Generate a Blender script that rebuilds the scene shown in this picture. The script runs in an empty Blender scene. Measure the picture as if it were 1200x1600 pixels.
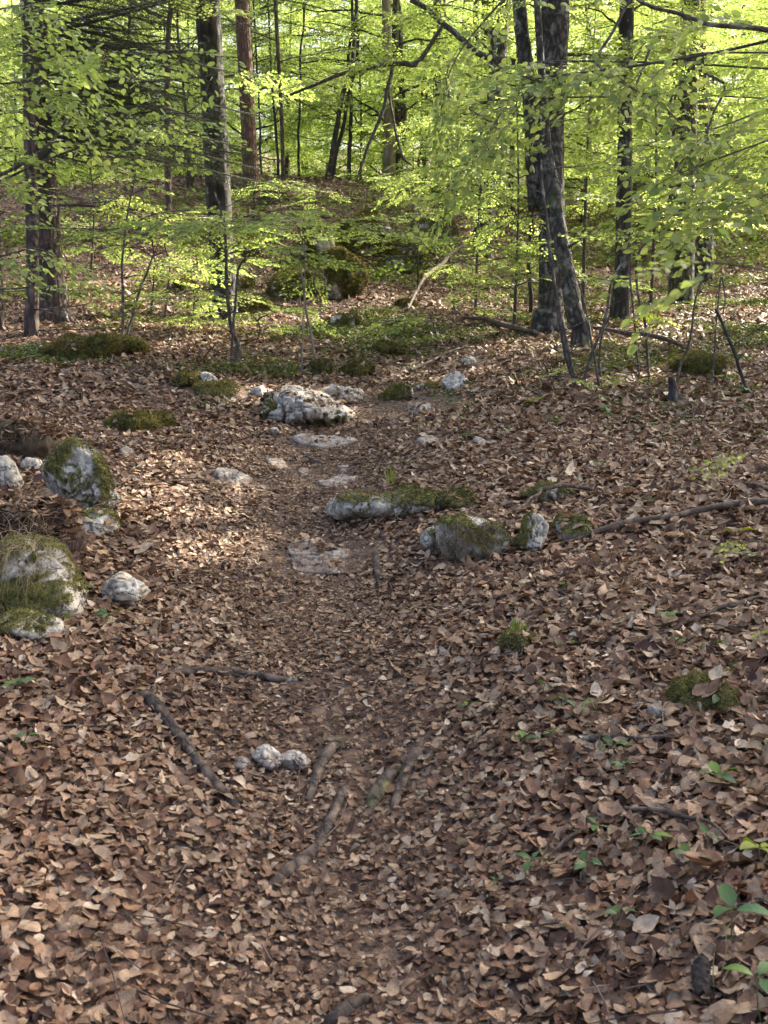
import bpy, bmesh, math, random
import numpy as np

# ------------------------------------------------------------------ camera, sky, sun, exposure
scene = bpy.context.scene
PITCH = math.radians(5.0)          # camera looks five degrees down a rising path
EYE = 1.6
cam = bpy.data.cameras.new('camera')
cam.sensor_fit = 'VERTICAL'; cam.sensor_height = 24.0; cam.lens = 24.0
cam.clip_start = 0.05; cam.clip_end = 1000
cam.dof.use_dof = True; cam.dof.focus_distance = 6.5; cam.dof.aperture_fstop = 7
camo = bpy.data.objects.new('camera', cam); scene.collection.objects.link(camo)
camo.location = (0, 0, EYE); camo.rotation_euler = (math.pi/2 - PITCH, 0, 0)
scene.camera = camo

SUN_AZ, SUN_EL = math.radians(50), math.radians(40)   # azimuth from +Y towards +X
SUN = np.array([math.sin(SUN_AZ)*math.cos(SUN_EL), math.cos(SUN_AZ)*math.cos(SUN_EL), math.sin(SUN_EL)])
w = bpy.data.worlds.new('World'); scene.world = w; w.use_nodes = True
nt = w.node_tree
sky = nt.nodes.new('ShaderNodeTexSky'); sky.sky_type = 'NISHITA'; sky.sun_disc = False
sky.sun_elevation = SUN_EL; sky.sun_rotation = SUN_AZ
sky.air_density = 0.7; sky.dust_density = 8.0; sky.ozone_density = 0.6
bg = nt.nodes['Background']; bg.inputs['Strength'].default_value = 0.15
nt.links.new(sky.outputs['Color'], bg.inputs['Color'])
sl = bpy.data.lights.new('sun', 'SUN'); sl.energy = 4.6; sl.angle = math.radians(0.5); sl.color = (1.0, 0.91, 0.76)
so = bpy.data.objects.new('sun', sl); scene.collection.objects.link(so)
from mathutils import Vector
so.rotation_euler = Vector(SUN).to_track_quat('Z', 'Y').to_euler()
scene.view_settings.view_transform = 'Standard'; scene.view_settings.look = 'None'
scene.view_settings.exposure = 2.08; scene.view_settings.gamma = 1.0
scene.cycles.max_bounces = 7; scene.cycles.diffuse_bounces = 5; scene.cycles.glossy_bounces = 2
scene.cycles.transmission_bounces = 5; scene.cycles.transparent_max_bounces = 4
scene.cycles.use_denoising = True; scene.cycles.sample_clamp_indirect = 6.0

rng = np.random.default_rng(7)
random.seed(7)
C = scene.collection

# ------------------------------------------------------------------ noise
def _hash(ix, iy, iz):
    n = (ix*374761393 + iy*668265263 + iz*2147483647*3 + 1274126177).astype(np.int64)
    n = (n ^ (n >> 13)) * 1274126177
    n = n & 0x7fffffff
    n = (n ^ (n >> 16)) * 1103515245 & 0x7fffffff
    return ((n >> 4) % 65536) / 32767.5 - 1.0
def vnoise(P):
    P = np.asarray(P, float); i = np.floor(P).astype(np.int64); f = P - i
    u = f*f*(3-2*f); x, y, z = i[..., 0], i[..., 1], i[..., 2]
    def h(a, b, c): return _hash(x+a, y+b, z+c)
    ux, uy, uz = u[..., 0], u[..., 1], u[..., 2]
    def l(a, b, t): return a + (b-a)*t
    return l(l(l(h(0,0,0), h(1,0,0), ux), l(h(0,1,0), h(1,1,0), ux), uy),
             l(l(h(0,0,1), h(1,0,1), ux), l(h(0,1,1), h(1,1,1), ux), uy), uz)
def fbm(P, oct=4, lac=2.03, gain=.5):
    s = 0; a = 1; t = 0; P = np.asarray(P, float)
    for k in range(oct):
        s = s + a*vnoise(P + 17.3*k); t += a; a *= gain; P = P*lac
    return s/t
def fbm2(x, y, oct=4, off=0.):
    x, y = np.broadcast_arrays(np.asarray(x, float), np.asarray(y, float))
    return fbm(np.stack([x, y, np.full(x.shape, off)], -1), oct)

# ------------------------------------------------------------------ terrain
def unproj(px, py, t):
    a = (px-600)/1600*t; b = -(py-800)/1600*t
    return np.array([a, t*math.cos(PITCH)+b*math.sin(PITCH), EYE - t*math.sin(PITCH)+b*math.cos(PITCH)])
CTRL = []
def row(py, **k):
    for px, t in k.items(): CTRL.append(unproj(float(px[1:].replace('m', '-')), py, t))
XS = [-350, 0, 300, 600, 900, 1200, 1550]
TAB = {1600: [1.85, 1.95, 1.98, 2.0, 1.95, 1.85, 1.7],
       1400: [2.2, 2.33, 2.37, 2.4, 2.33, 2.2, 2.0],
       1200: [2.7, 2.85, 2.92, 2.95, 2.85, 2.7, 2.45],
       1000: [3.3, 3.55, 3.72, 3.8, 3.65, 3.45, 3.1],
       880:  [4.0, 4.3, 4.6, 4.7, 4.5, 4.2, 3.8],
       780:  [5.0, 5.15, 5.6, 5.7, 5.4, 5.1, 4.6],
       700:  [6.0, 6.2, 6.7, 6.8, 6.5, 6.3, 5.8],
       640:  [7.2, 7.4, 7.9, 8.1, 7.8, 7.6, 7.2],
       600:  [8.1, 8.3, 8.8, 9.2, 9.1, 9.0, 8.6],
       575:  [8.8, 9.1, 9.9, 10.3, 10.0, 9.8, 9.4],
       540:  [10.0, 10.4, 11.3, 11.6, 11.2, 11.0, 10.8],
       500:  [11.6, 12.1, 13.2, 13.8, 13.4, 13.2, 12.8],
       450:  [13.6, 14.2, 15.2, 16.4, 17.5, 17.2, 16.0],
       400:  [15.5, 16.2, 17.0, 18.2, 21.5, 21.0, 19.5],
       350:  [17.5, 18.2, 18.8, 19.8, 25.5, 26.0, 24.0],
       300:  [20.0, 21.0, 21.2, 23.0, 30.0, 31.0, 29.0]}
for py, ts in TAB.items():
    for px, t in zip(XS, ts):
        CTRL.append(unproj(px, py, t))
for x in (-6, -2, 2, 6):
    CTRL.append(np.array([x, 0.0, 0.05*abs(x)])); CTRL.append(np.array([x, -6.0, -1.2+.05*abs(x)]))
for px, z in ((-12, 7.6), (-4, 8.0), (4, 8.3), (14, 9.4), (24, 10.5)): CTRL.append(np.array([px, 33., z]))
for px, z in ((-24, 11.5), (-8, 11.8), (6, 12.3), (20, 15.2), (34, 17.)): CTRL.append(np.array([px, 48., z]))
for px, z in ((-45, 19.), (-15, 20.0), (15, 21.), (45, 27.)): CTRL.append(np.array([px, 75., z]))
for z, x, y in ((9.5, -45, 40.), (11.5, 45, 35.), (3.5, -40, 5.), (5, 40, 5.)): CTRL.append(np.array([x, y, z]))
CTRL = np.array(CTRL)
def tps_fit(P, lam=0.003):
    n = len(P); d = np.linalg.norm(P[:, None, :2]-P[None, :, :2], axis=2)
    K = np.where(d > 0, d*d*np.log(d+1e-12), 0) + lam*np.eye(n)*10
    Q = np.c_[np.ones(n), P[:, :2]]
    A = np.zeros((n+3, n+3)); A[:n, :n] = K; A[:n, n:] = Q; A[n:, :n] = Q.T
    return np.linalg.solve(A, np.r_[P[:, 2], 0, 0, 0])
TW = tps_fit(CTRL)
def _tps(x, y):
    out = np.full(x.shape, TW[-3]) + TW[-2]*x + TW[-1]*y
    for (cx, cy, _), c in zip(CTRL, TW[:-3]):
        d2 = (x-cx)**2+(y-cy)**2 + 1e-12
        out += c*.5*d2*np.log(d2)
    return out
# height cached on a lattice, then looked up bilinearly
GX = np.linspace(-60, 60, 601); GY = np.linspace(-10, 95, 526)
_gx, _gy = np.meshgrid(GX, GY, indexing='ij')
GZ = _tps(_gx, _gy)
def Hb(x, y):
    x = np.asarray(x, float); y = np.asarray(y, float)
    fx = np.clip((x+60)/.2, 0, 599.999); fy = np.clip((y+10)/.2, 0, 524.999)
    i = fx.astype(int); j = fy.astype(int); u = fx-i; v = fy-j
    return GZ[i, j]*(1-u)*(1-v)+GZ[i+1, j]*u*(1-v)+GZ[i, j+1]*(1-u)*v+GZ[i+1, j+1]*u*v
def path_d(x, y):
    """signed distance from the trodden line of the path (m)"""
    ys = np.array([-5, 2, 2.6, 3.7, 4.7, 5.7, 6.8, 8.1, 9.2, 12]); xs = np.array([-.1, -.1, -.12, -.25, -.35, -.45, -.45, -.3, .1, .6])
    return np.asarray(x) - np.interp(y, ys, xs)
def H(x, y):
    x = np.asarray(x, float); y = np.asarray(y, float)
    far = np.clip((y-8)/10, 0, 1)
    h = Hb(x, y) + .045*fbm2(x*1.1, y*1.1, 3, 3.) + .012*fbm2(x*5, y*5, 2, 9.)
    h = h + far*(.28*fbm2(x*.45, y*.45, 4, 5.))
    d = path_d(x, y); wd = np.where(y < 9.5, 1., np.clip(1-(y-9.5)/2, 0, 1))
    return h - (.10*np.exp(-(d/.62)**2)-.03)*wd
def ground(px, py, tmin=1.0, tmax=70):
    t = np.concatenate([np.arange(tmin, 14, .01), np.arange(14, tmax, .04)])
    a = (px-600)/1600*t; b = -(py-800)/1600*t
    y = t*math.cos(PITCH)+b*math.sin(PITCH); z = EYE - t*math.sin(PITCH)+b*math.cos(PITCH)
    k = np.argmax(H(a, y) > z)
    if k == 0: k = len(t)-1
    return np.array([a[k], y[k], float(H(a[k], y[k]))]), t[k]
def at(px, t):
    x = (px-600)/1600*t; y = t*math.cos(PITCH)
    return np.array([x, y, float(H(x, y))])
def normal(x, y, e=.08):
    dx = (H(x+e, y)-H(x-e, y))/(2*e); dy = (H(x, y+e)-H(x, y-e))/(2*e)
    n = np.stack([-dx, -dy, np.ones_like(dx)], -1)
    return n/np.linalg.norm(n, axis=-1, keepdims=True)

# ------------------------------------------------------------------ mesh helpers
class Geo:
    def __init__(s): s.V = []; s.Q = []; s.T = []; s.c = []; s.x = []; s.n = 0
    def add(s, V, Q=None, T=None, col=None, aux=None):
        V = np.asarray(V, float).reshape(-1, 3)
        if Q is not None and len(Q): s.Q.append(np.asarray(Q, np.int64)+s.n)
        if T is not None and len(T): s.T.append(np.asarray(T, np.int64)+s.n)
        s.V.append(V); s.n += len(V)
        if col is None: col = (1., 1., 1.)
        s.c.append(np.broadcast_to(np.asarray(col, float), (len(V), 3)))
        s.x.append(np.zeros((len(V), 3)) if aux is None else aux)
        return s
    def mesh(s, name, mat, smooth=False, origin=(0, 0, 0)):
        V = np.concatenate(s.V) - np.asarray(origin, float)
        Q = np.concatenate(s.Q) if s.Q else np.zeros((0, 4), np.int64)
        T = np.concatenate(s.T) if s.T else np.zeros((0, 3), np.int64)
        m = bpy.data.meshes.new(name)
        m.vertices.add(len(V)); m.vertices.foreach_set('co', V.astype(np.float32).ravel())
        nl = len(Q)*4+len(T)*3
        m.loops.add(nl); m.loops.foreach_set('vertex_index', np.concatenate([Q.ravel(), T.ravel()]).astype(np.int32))
        m.polygons.add(len(Q)+len(T))
        m.polygons.foreach_set('loop_start', np.concatenate([np.arange(len(Q))*4, len(Q)*4+np.arange(len(T))*3]).astype(np.int32))
        if smooth: m.polygons.foreach_set('use_smooth', np.ones(len(Q)+len(T), bool))
        at_ = m.attributes.new('Col', 'FLOAT_COLOR', 'POINT')
        c = np.concatenate(s.c); c4 = np.c_[c, np.ones(len(c))]
        at_.data.foreach_set('color', c4.astype(np.float32).ravel())
        if any(x.any() for x in s.x):
            ax_ = m.attributes.new('Lf', 'FLOAT_VECTOR', 'POINT'); ax_.data.foreach_set('vector', np.concatenate(s.x).astype(np.float32).ravel())
        m.materials.append(mat); m.update(calc_edges=True)
        return m
    def obj(s, name, mat, parent=None, smooth=False, origin=(0, 0, 0)):
        o = bpy.data.objects.new(name, s.mesh(name, mat, smooth, origin)); C.objects.link(o)
        if parent is not None: o.parent = parent
        else: o.location = origin
        return o
def tag(o, label, cat, group=None, kind=None):
    if label: o['label'] = label
    if cat: o['category'] = cat
    if group: o['group'] = group
    if kind: o['kind'] = kind
    return o
def thing(name, label, cat, loc, group=None):
    o = bpy.data.objects.new(name, None); C.objects.link(o); o.location = tuple(loc); o.empty_display_size = .2
    return tag(o, label, cat, group)

def unit(v): return v/np.maximum(np.linalg.norm(v, axis=-1, keepdims=True), 1e-9)
# leaf templates
def _tmpl(st):
    v = [(0, 0)]; Q = []; T = []
    for s, w_ in st: v += [(s, -w_), (s, 0), (s, w_)]
    v.append((1, 0)); n = len(v)-1
    T += [(0, 1, 2), (0, 2, 3)]
    for k in range(len(st)-1):
        a = 1+3*k; b = a+3
        Q += [(a, b, b+1, a+1), (a+1, b+1, b+2, a+2)]
    a = n-3; T += [(a, n, a+1), (a+1, n, a+2)]
    return np.array(v, float), np.array(Q, np.int64).reshape(-1, 4), np.array(T, np.int64)
LOD = [(np.array([(0, 0), (.45, -.5), (1, 0), (.45, .5)]), np.zeros((0, 4), np.int64), np.array([(0, 1, 2), (0, 2, 3)])),
       _tmpl([(.16, .34), (.45, .5), (.78, .34)]),
       _tmpl([(.06, .16), (.2, .38), (.38, .49), (.56, .49), (.74, .38), (.89, .19)])]
def leaves(G, P, X, N, L, W, lod, col, curl=None, fold=None, jag=0., r=None, twist=None):
    r = r or rng; n = len(P)
    if n == 0: return
    tv, Q, T = LOD[lod]; k = len(tv)
    X = unit(X); N = unit(N - X*(N*X).sum(1, keepdims=True)); Y = np.cross(N, X)
    s = tv[:, 0][None, :]; w_ = tv[:, 1][None, :]
    if curl is None: curl = r.uniform(-.15, .25, n)
    if fold is None: fold = r.uniform(.0, .35, n)
    wj = np.repeat(w_, n, 0); sj = np.repeat(s, n, 0)
    if jag: wj = wj*(1+r.normal(0, jag, (n, k))); sj = sj + r.normal(0, jag*.12, (n, k))*(w_ != 0)
    tw = 0 if twist is None else twist[:, None]*s*wj
    z = (-curl[:, None]*(s-.3)**2*1.4 + fold[:, None]*np.abs(wj)*(W/L)[:, None] + tw*(W/L)[:, None])
    if jag: z = z + r.normal(0, jag*.07, (n, k))
    V = P[:, None, :] + X[:, None, :]*(sj*L[:, None])[..., None] + Y[:, None, :]*(wj*W[:, None])[..., None] + N[:, None, :]*(z*L[:, None])[..., None]
    off = (np.arange(n)*k)[:, None, None]
    c = np.repeat(np.broadcast_to(col, (n, 3)), k, 0)
    aux = None
    if lod: aux = np.concatenate([np.broadcast_to(tv[None], (n, k, 2)), np.broadcast_to(r.random((n, 1, 1)), (n, k, 1))], 2).reshape(-1, 3)
    G.add(V, (Q[None]+off).reshape(-1, 4) if len(Q) else None, (T[None]+off).reshape(-1, 3), c, aux)

def smooth_path(pts, n=24):
    """Catmull-Rom through pts (m,k) -> (n,k)"""
    p = np.asarray(pts, float)
    if len(p) < 3:
        t = np.linspace(0, 1, n)[:, None]; return p[0]*(1-t)+p[-1]*t
    p = np.vstack([2*p[0]-p[1], p, 2*p[-1]-p[-2]]); out = []
    m = len(p)-3; ts = np.linspace(0, m-1e-6, n)
    for t in ts:
        i = int(t); u = t-i; a, b, c, d = p[i:i+4]
        out.append(.5*((2*b)+(-a+c)*u+(2*a-5*b+4*c-d)*u*u+(-a+3*b-3*c+d)*u**3))
    return np.array(out)
def tube(G, P, R, seg=8, rough=0., cap=True, seed=0., flat=1., freq=6., col=None):
    P = np.asarray(P, float); n = len(P); R = np.broadcast_to(np.asarray(R, float), (n,))
    T = unit(np.gradient(P, axis=0)); ref = np.array([0, 0, 1.]) if abs(T[0, 2]) < .8 else np.array([0, 1., 0])
    A = unit(np.cross(T, ref)); B = np.cross(T, A)
    th = np.linspace(0, 2*np.pi, seg, endpoint=False)
    d = A[:, None]*np.cos(th)[None, :, None] + B[:, None]*np.sin(th)[None, :, None]*flat
    rr = R[:, None]*np.ones((n, seg))
    if rough:
        q = P[:, None]+d*R[:, None, None]
        rr = rr*(1+rough*fbm(q*freq+seed, 3))
    V = (P[:, None]+d*rr[..., None]).reshape(-1, 3)
    i = np.arange(n-1)[:, None]*seg; j = np.arange(seg)[None, :]; j2 = (j+1) % seg
    Q = np.stack([i+j, i+j2, i+seg+j2, i+seg+j], -1).reshape(-1, 4)
    Tt = []
    if cap:
        V = np.vstack([V, P[0], P[-1]]); m = n*seg
        Tt = [(m, (k+1) % seg, k) for k in range(seg)] + [(m+1, (n-1)*seg+k, (n-1)*seg+(k+1) % seg) for k in range(seg)]
    G.add(V, Q, Tt if cap else None, col)
def segs3(G, A, B, ra, rb, col=None):
    """many straight three-sided twigs A->B at once"""
    n = len(A)
    if n == 0: return
    T = unit(B-A); ref = np.where(np.abs(T[:, 2:3]) > .9, [[1., 0, 0]], [[0, 0, 1.]])
    U = unit(np.cross(T, ref)); W_ = np.cross(T, U); V = []
    for P, r_ in ((A, ra), (B, rb)):
        for a in (0, 2.094, 4.189):
            V.append(P + (U*math.cos(a)+W_*math.sin(a))*np.broadcast_to(r_, (n,))[:, None])
    V = np.stack(V, 1)
    q = np.array([(0, 1, 4, 3), (1, 2, 5, 4), (2, 0, 3, 5)])
    G.add(V, (q[None]+(np.arange(n)*6)[:, None, None]).reshape(-1, 4), None, col)

# ------------------------------------------------------------------ materials
def mat(name):
    m = bpy.data.materials.new(name); m.use_nodes = True; n = m.node_tree; n.nodes.clear()
    o = n.nodes.new('ShaderNodeOutputMaterial'); return m, n, o
def N_(n, t, **k):
    x = n.nodes.new(t)
    for a, b in k.items():
        if a.startswith('i_'):
            key = a[2:].replace('_', ' ')
            x.inputs[key].default_value = b
        else: setattr(x, a, b)
    return x
def noise_n(n, scale, detail=4, rough=.55, src=None, dist=0.):
    x = N_(n, 'ShaderNodeTexNoise'); x.inputs['Scale'].default_value = scale; x.inputs['Detail'].default_value = detail
    x.inputs['Roughness'].default_value = rough; x.inputs['Distortion'].default_value = dist
    if src is not None: n.links.new(src, x.inputs['Vector'])
    return x
def ramp(n, src, stops):
    x = n.nodes.new('ShaderNodeValToRGB'); e = x.color_ramp.elements
    while len(e) < len(stops): e.new(.5)
    for el, (p, c) in zip(e, stops):
        el.position = p; el.color = (*c, 1) if len(c) == 3 else c
    n.links.new(src, x.inputs['Fac']); return x
def mixc(n, a, b, f, mode='MIX'):
    x = n.nodes.new('ShaderNodeMix'); x.data_type = 'RGBA'; x.blend_type = mode
    for s, v in ((6, a), (7, b), (0, f)):
        if hasattr(v, 'is_output'): n.links.new(v, x.inputs[s])
        elif isinstance(v, tuple): x.inputs[s].default_value = (*v, 1)
        else: x.inputs[s].default_value = v
    return x.outputs[2]
def bump(n, h, dist, strength=1.):
    b = n.nodes.new('ShaderNodeBump'); b.inputs['Distance'].default_value = dist; b.inputs['Strength'].default_value = strength
    n.links.new(h, b.inputs['Height']); return b.outputs['Normal']
def tex(n, kind='Object'): return n.nodes.new('ShaderNodeTexCoord').outputs[kind]
def g3(v): return (v, v, v)

def veins(n, c, lo, hi):
    l = N_(n, 'ShaderNodeAttribute', attribute_name='Lf'); s = n.nodes.new('ShaderNodeSeparateXYZ'); n.links.new(l.outputs['Vector'], s.inputs[0])
    def mt(op, x, y=None):
        q = n.nodes.new('ShaderNodeMath'); q.operation = op
        for i, v in enumerate((x, y)):
            if v is None: continue
            if hasattr(v, 'is_output'): n.links.new(v, q.inputs[i])
            else: q.inputs[i].default_value = v
        return q.outputs[0]
    aw = mt('ABSOLUTE', s.outputs[1]); f = mt('FRACT', mt('SUBTRACT', mt('MULTIPLY', s.outputs[0], 8.), mt('MULTIPLY', aw, 6.)))
    side = mt('LESS_THAN', f, .16); mid = mt('LESS_THAN', aw, .035); v = mt('MAXIMUM', mt('MULTIPLY', side, .7), mid)
    on = mt('GREATER_THAN', l.outputs['Fac'], 0.); v = mt('MULTIPLY', v, on)
    return mixc(n, c, mixc(n, c, (hi, hi, hi*.97), 1., 'MULTIPLY'), v)
def m_leaf(name, trans=.5, tint=(1.98, 1.93, 1.55), rough=.45, spec=.35):
    m, n, o = mat(name)
    a = N_(n, 'ShaderNodeAttribute', attribute_name='Col')
    d = N_(n, 'ShaderNodeBsdfPrincipled'); d.inputs['Roughness'].default_value = rough
    d.inputs['Specular IOR Level'].default_value = spec
    cv = veins(n, a.outputs['Color'], 1, 1.18)
    n.links.new(cv, d.inputs['Base Color'])
    t = n.nodes.new('ShaderNodeBsdfTranslucent')
    n.links.new(mixc(n, cv, tint, 1., 'MULTIPLY'), t.inputs['Color'])
    mx = n.nodes.new('ShaderNodeMixShader'); mx.inputs[0].default_value = trans
    n.links.new(d.outputs[0], mx.inputs[1]); n.links.new(t.outputs[0], mx.inputs[2]); n.links.new(mx.outputs[0], o.inputs[0])
    return m
def m_litter():
    m, n, o = mat('dry_leaf')
    a = N_(n, 'ShaderNodeAttribute', attribute_name='Col'); tc = tex(n)
    nz = noise_n(n, 38, 4, .65, tc); f = ramp(n, nz.outputs[0], [(.3, g3(.55)), (.7, g3(1.3))])
    c = veins(n, mixc(n, a.outputs['Color'], f.outputs[0], 1., 'MULTIPLY'), 1, 1.22)
    d = N_(n, 'ShaderNodeBsdfPrincipled'); d.inputs['Roughness'].default_value = .55; d.inputs['Specular IOR Level'].default_value = .3
    n.links.new(c, d.inputs['Base Color'])
    n.links.new(bump(n, noise_n(n, 160, 2, .6, tc).outputs[0], .004, .5), d.inputs['Normal'])
    t = n.nodes.new('ShaderNodeBsdfTranslucent'); n.links.new(c, t.inputs['Color'])
    mx = n.nodes.new('ShaderNodeMixShader'); mx.inputs[0].default_value = .15
    n.links.new(d.outputs[0], mx.inputs[1]); n.links.new(t.outputs[0], mx.inputs[2]); n.links.new(mx.outputs[0], o.inputs[0])
    return m
def m_soil():
    m, n, o = mat('forest_soil'); tc = tex(n)
    n1 = noise_n(n, 2.2, 5, .6, tc); n2 = noise_n(n, 60, 5, .7, tc); n3 = N_(n, 'ShaderNodeTexVoronoi'); n3.inputs['Scale'].default_value = 34
    n.links.new(tc, n3.inputs['Vector'])
    c1 = ramp(n, n2.outputs[0], [(.3, (.035, .02, .012)), (.5, (.10, .058, .036)), (.72, (.22, .14, .095))])
    c2 = ramp(n, n3.outputs['Color'], [(.2, (.06, .034, .02)), (.8, (.24, .155, .105))])
    c = mixc(n, c1.outputs[0], c2.outputs[0], ramp(n, n1.outputs[0], [(.4, g3(.3)), (.6, g3(.75))]).outputs[0])
    d = N_(n, 'ShaderNodeBsdfPrincipled'); d.inputs['Roughness'].default_value = .9; n.links.new(c, d.inputs['Base Color'])
    n.links.new(bump(n, n2.outputs[0], .02, .9), d.inputs['Normal']); n.links.new(d.outputs[0], o.inputs[0]); return m
def m_bark(name, dark, mid, light, sxy=14., sz=2.5, lichen=0., depth=.03, moss=0.):
    m, n, o = mat(name); tc = tex(n)
    mp = n.nodes.new('ShaderNodeMapping'); mp.inputs['Scale'].default_value = (sxy, sxy, sz); n.links.new(tc, mp.inputs['Vector'])
    a = noise_n(n, 1., 6, .65, mp.outputs[0], .6); b = noise_n(n, 5., 3, .6, tc)
    vo = N_(n, 'ShaderNodeTexVoronoi', feature='DISTANCE_TO_EDGE'); vo.inputs['Scale'].default_value = .9
    n.links.new(mixc(n, mp.outputs[0], a.outputs['Color'], .25), vo.inputs['Vector'])
    vr = ramp(n, vo.outputs[0], [(0, g3(0)), (.28, g3(1))])
    c = ramp(n, a.outputs[0], [(.3, dark), (.5, mid), (.72, light)]).outputs[0]
    c = mixc(n, dark, c, vr.outputs[0])
    if lichen:
        l = noise_n(n, 7., 5, .7, tc, .5); lr = ramp(n, l.outputs[0], [(.5+.12*(1-lichen), g3(0)), (.6+.12*(1-lichen), g3(1))])
        c = mixc(n, c, (.24, .245, .20), lr.outputs[0])
    if moss:
        l = noise_n(n, 4., 5, .7, tc); lr = ramp(n, l.outputs[0], [(.62-moss*.25, g3(0)), (.72-moss*.25, g3(.85))])
        c = mixc(n, c, (.085, .10, .02), lr.outputs[0])
    c = mixc(n, c, ramp(n, b.outputs[0], [(.3, g3(.7)), (.7, g3(1.25))]).outputs[0], 1., 'MULTIPLY')
    d = N_(n, 'ShaderNodeBsdfPrincipled'); d.inputs['Roughness'].default_value = .85; n.links.new(c, d.inputs['Base Color'])
    hh = mixc(n, a.outputs[0], vr.outputs[0], .5)
    n.links.new(bump(n, hh, depth, 1.), d.inputs['Normal']); n.links.new(d.outputs[0], o.inputs[0]); return m
def m_rock():
    m, n, o = mat('limestone'); tc = tex(n)
    a = noise_n(n, 9, 8, .65, tc, .3); b = noise_n(n, 45, 5, .7, tc); big = noise_n(n, 2.5, 3, .5, tc)
    mp = n.nodes.new('ShaderNodeMapping'); mp.inputs['Scale'].default_value = (1, 1, 2.2); n.links.new(tc, mp.inputs['Vector'])
    vo = N_(n, 'ShaderNodeTexVoronoi', feature='DISTANCE_TO_EDGE'); vo.inputs['Scale'].default_value = 9
    n.links.new(mixc(n, mp.outputs[0], a.outputs['Color'], .3), vo.inputs['Vector'])
    vr0 = ramp(n, vo.outputs[0], [(0, g3(0)), (.04, g3(1))]); km = ramp(n, noise_n(n, 6, 3, .6, tc).outputs[0], [(.42, g3(1)), (.56, g3(0))])
    vr = type('R', (), {'outputs': [mixc(n, vr0.outputs[0], km.outputs[0], 1., 'LIGHTEN')]})
    c = ramp(n, a.outputs[0], [(.28, (.22, .20, .165)), (.45, (.46, .42, .35)), (.64, (.68, .635, .54))]).outputs[0]
    c = mixc(n, c, ramp(n, b.outputs[0], [(.35, g3(.7)), (.6, g3(1.1))]).outputs[0], 1., 'MULTIPLY')
    c = mixc(n, (.06, .055, .045), c, vr.outputs[0])
    pits = ramp(n, noise_n(n, 22, 5, .75, tc).outputs[0], [(.33, (.25, .22, .17)), (.40, (1, 1, 1))])
    c = mixc(n, c, pits.outputs[0], .9, 'MULTIPLY')
    at_ = N_(n, 'ShaderNodeAttribute', attribute_name='Col')
    mc = ramp(n, noise_n(n, 30, 5, .7, tc).outputs[0], [(.3, (.05, .05, .012)), (.5, (.13, .125, .028)), (.7, (.24, .21, .055))])
    edge = n.nodes.new('ShaderNodeSeparateColor'); n.links.new(at_.outputs['Color'], edge.inputs[0])
    c = mixc(n, c, mc.outputs[0], edge.outputs[0])
    c = mixc(n, c, (.16, .10, .07), edge.outputs[1])
    d = N_(n, 'ShaderNodeBsdfPrincipled'); d.inputs['Roughness'].default_value = .85; n.links.new(c, d.inputs['Base Color'])
    hh = mixc(n, a.outputs[0], vr.outputs[0], .35); hh = mixc(n, hh, b.outputs[0], .3)
    n.links.new(bump(n, hh, .035, 1.), d.inputs['Normal']); n.links.new(d.outputs[0], o.inputs[0]); return m
def m_attr(name, rough=.8, trans=0.):
    m, n, o = mat(name); a = N_(n, 'ShaderNodeAttribute', attribute_name='Col')
    d = N_(n, 'ShaderNodeBsdfPrincipled'); d.inputs['Roughness'].default_value = rough
    c = mixc(n, a.outputs['Color'], ramp(n, noise_n(n, 35, 4, .65, tex(n)).outputs[0], [(.3, g3(.6)), (.7, g3(1.3))]).outputs[0], 1., 'MULTIPLY')
    n.links.new(c, d.inputs['Base Color'])
    n.links.new(bump(n, noise_n(n, 60, 3, .6, tex(n)).outputs[0], .01, .6), d.inputs['Normal'])
    if trans:
        t = n.nodes.new('ShaderNodeBsdfTranslucent'); n.links.new(c, t.inputs['Color'])
        mx = n.nodes.new('ShaderNodeMixShader'); mx.inputs[0].default_value = trans
        n.links.new(d.outputs[0], mx.inputs[1]); n.links.new(t.outputs[0], mx.inputs[2]); n.links.new(mx.outputs[0], o.inputs[0])
    else: n.links.new(d.outputs[0], o.inputs[0])
    return m
M_LEAF = m_leaf('beech_leaf'); M_NEEDLE = m_leaf('needles', .2, (1.3, 1.4, .8), .5, .3)
M_HERB = m_leaf('herb_leaf', .25, (1.6, 1.8, .8), .5, .3)
M_LIT = m_litter(); M_SOIL = m_soil(); M_ROCK = m_rock(); M_MOSS = m_attr('moss', .9, .2); M_TWIG = m_attr('twig', .8)
B_DARK = m_bark('beech_bark_dark', (.025, .021, .018), (.065, .056, .046), (.13, .12, .10), 16, 4, .55, .02)
B_PALE = m_bark('pale_bark', (.16, .12, .09), (.27, .22, .17), (.36, .31, .25), 10, 2.5, .3, .015)
B_SPRUCE = m_bark('spruce_bark', (.05, .032, .025), (.13, .09, .07), (.22, .17, .14), 22, 7, .25, .03)
B_RED = m_bark('reddish_spruce_bark', (.07, .035, .022), (.19, .095, .06), (.28, .16, .11), 24, 6, .0, .03)
B_MAIN = m_bark('rough_bark', (.026, .022, .018), (.095, .08, .064), (.21, .19, .16), 22, 9, .8, .035)
B_MAINMOSS = m_bark('mossy_rough_bark', (.026, .022, .018), (.10, .085, .066), (.21, .19, .16), 22, 9, .8, .035, .3)
B_ROOT = m_bark('root_bark', (.04, .028, .02), (.115, .082, .06), (.22, .17, .132), 22, 22, .1, .02)
B_STEM = m_bark('sapling_bark', (.045, .036, .028), (.12, .096, .074), (.22, .19, .155), 40, 18, .4, .003)
B_MOSSROOT = m_bark('mossy_root_bark', (.04, .028, .02), (.115, .082, .06), (.22, .17, .132), 22, 22, 0., .02, .35)
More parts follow.
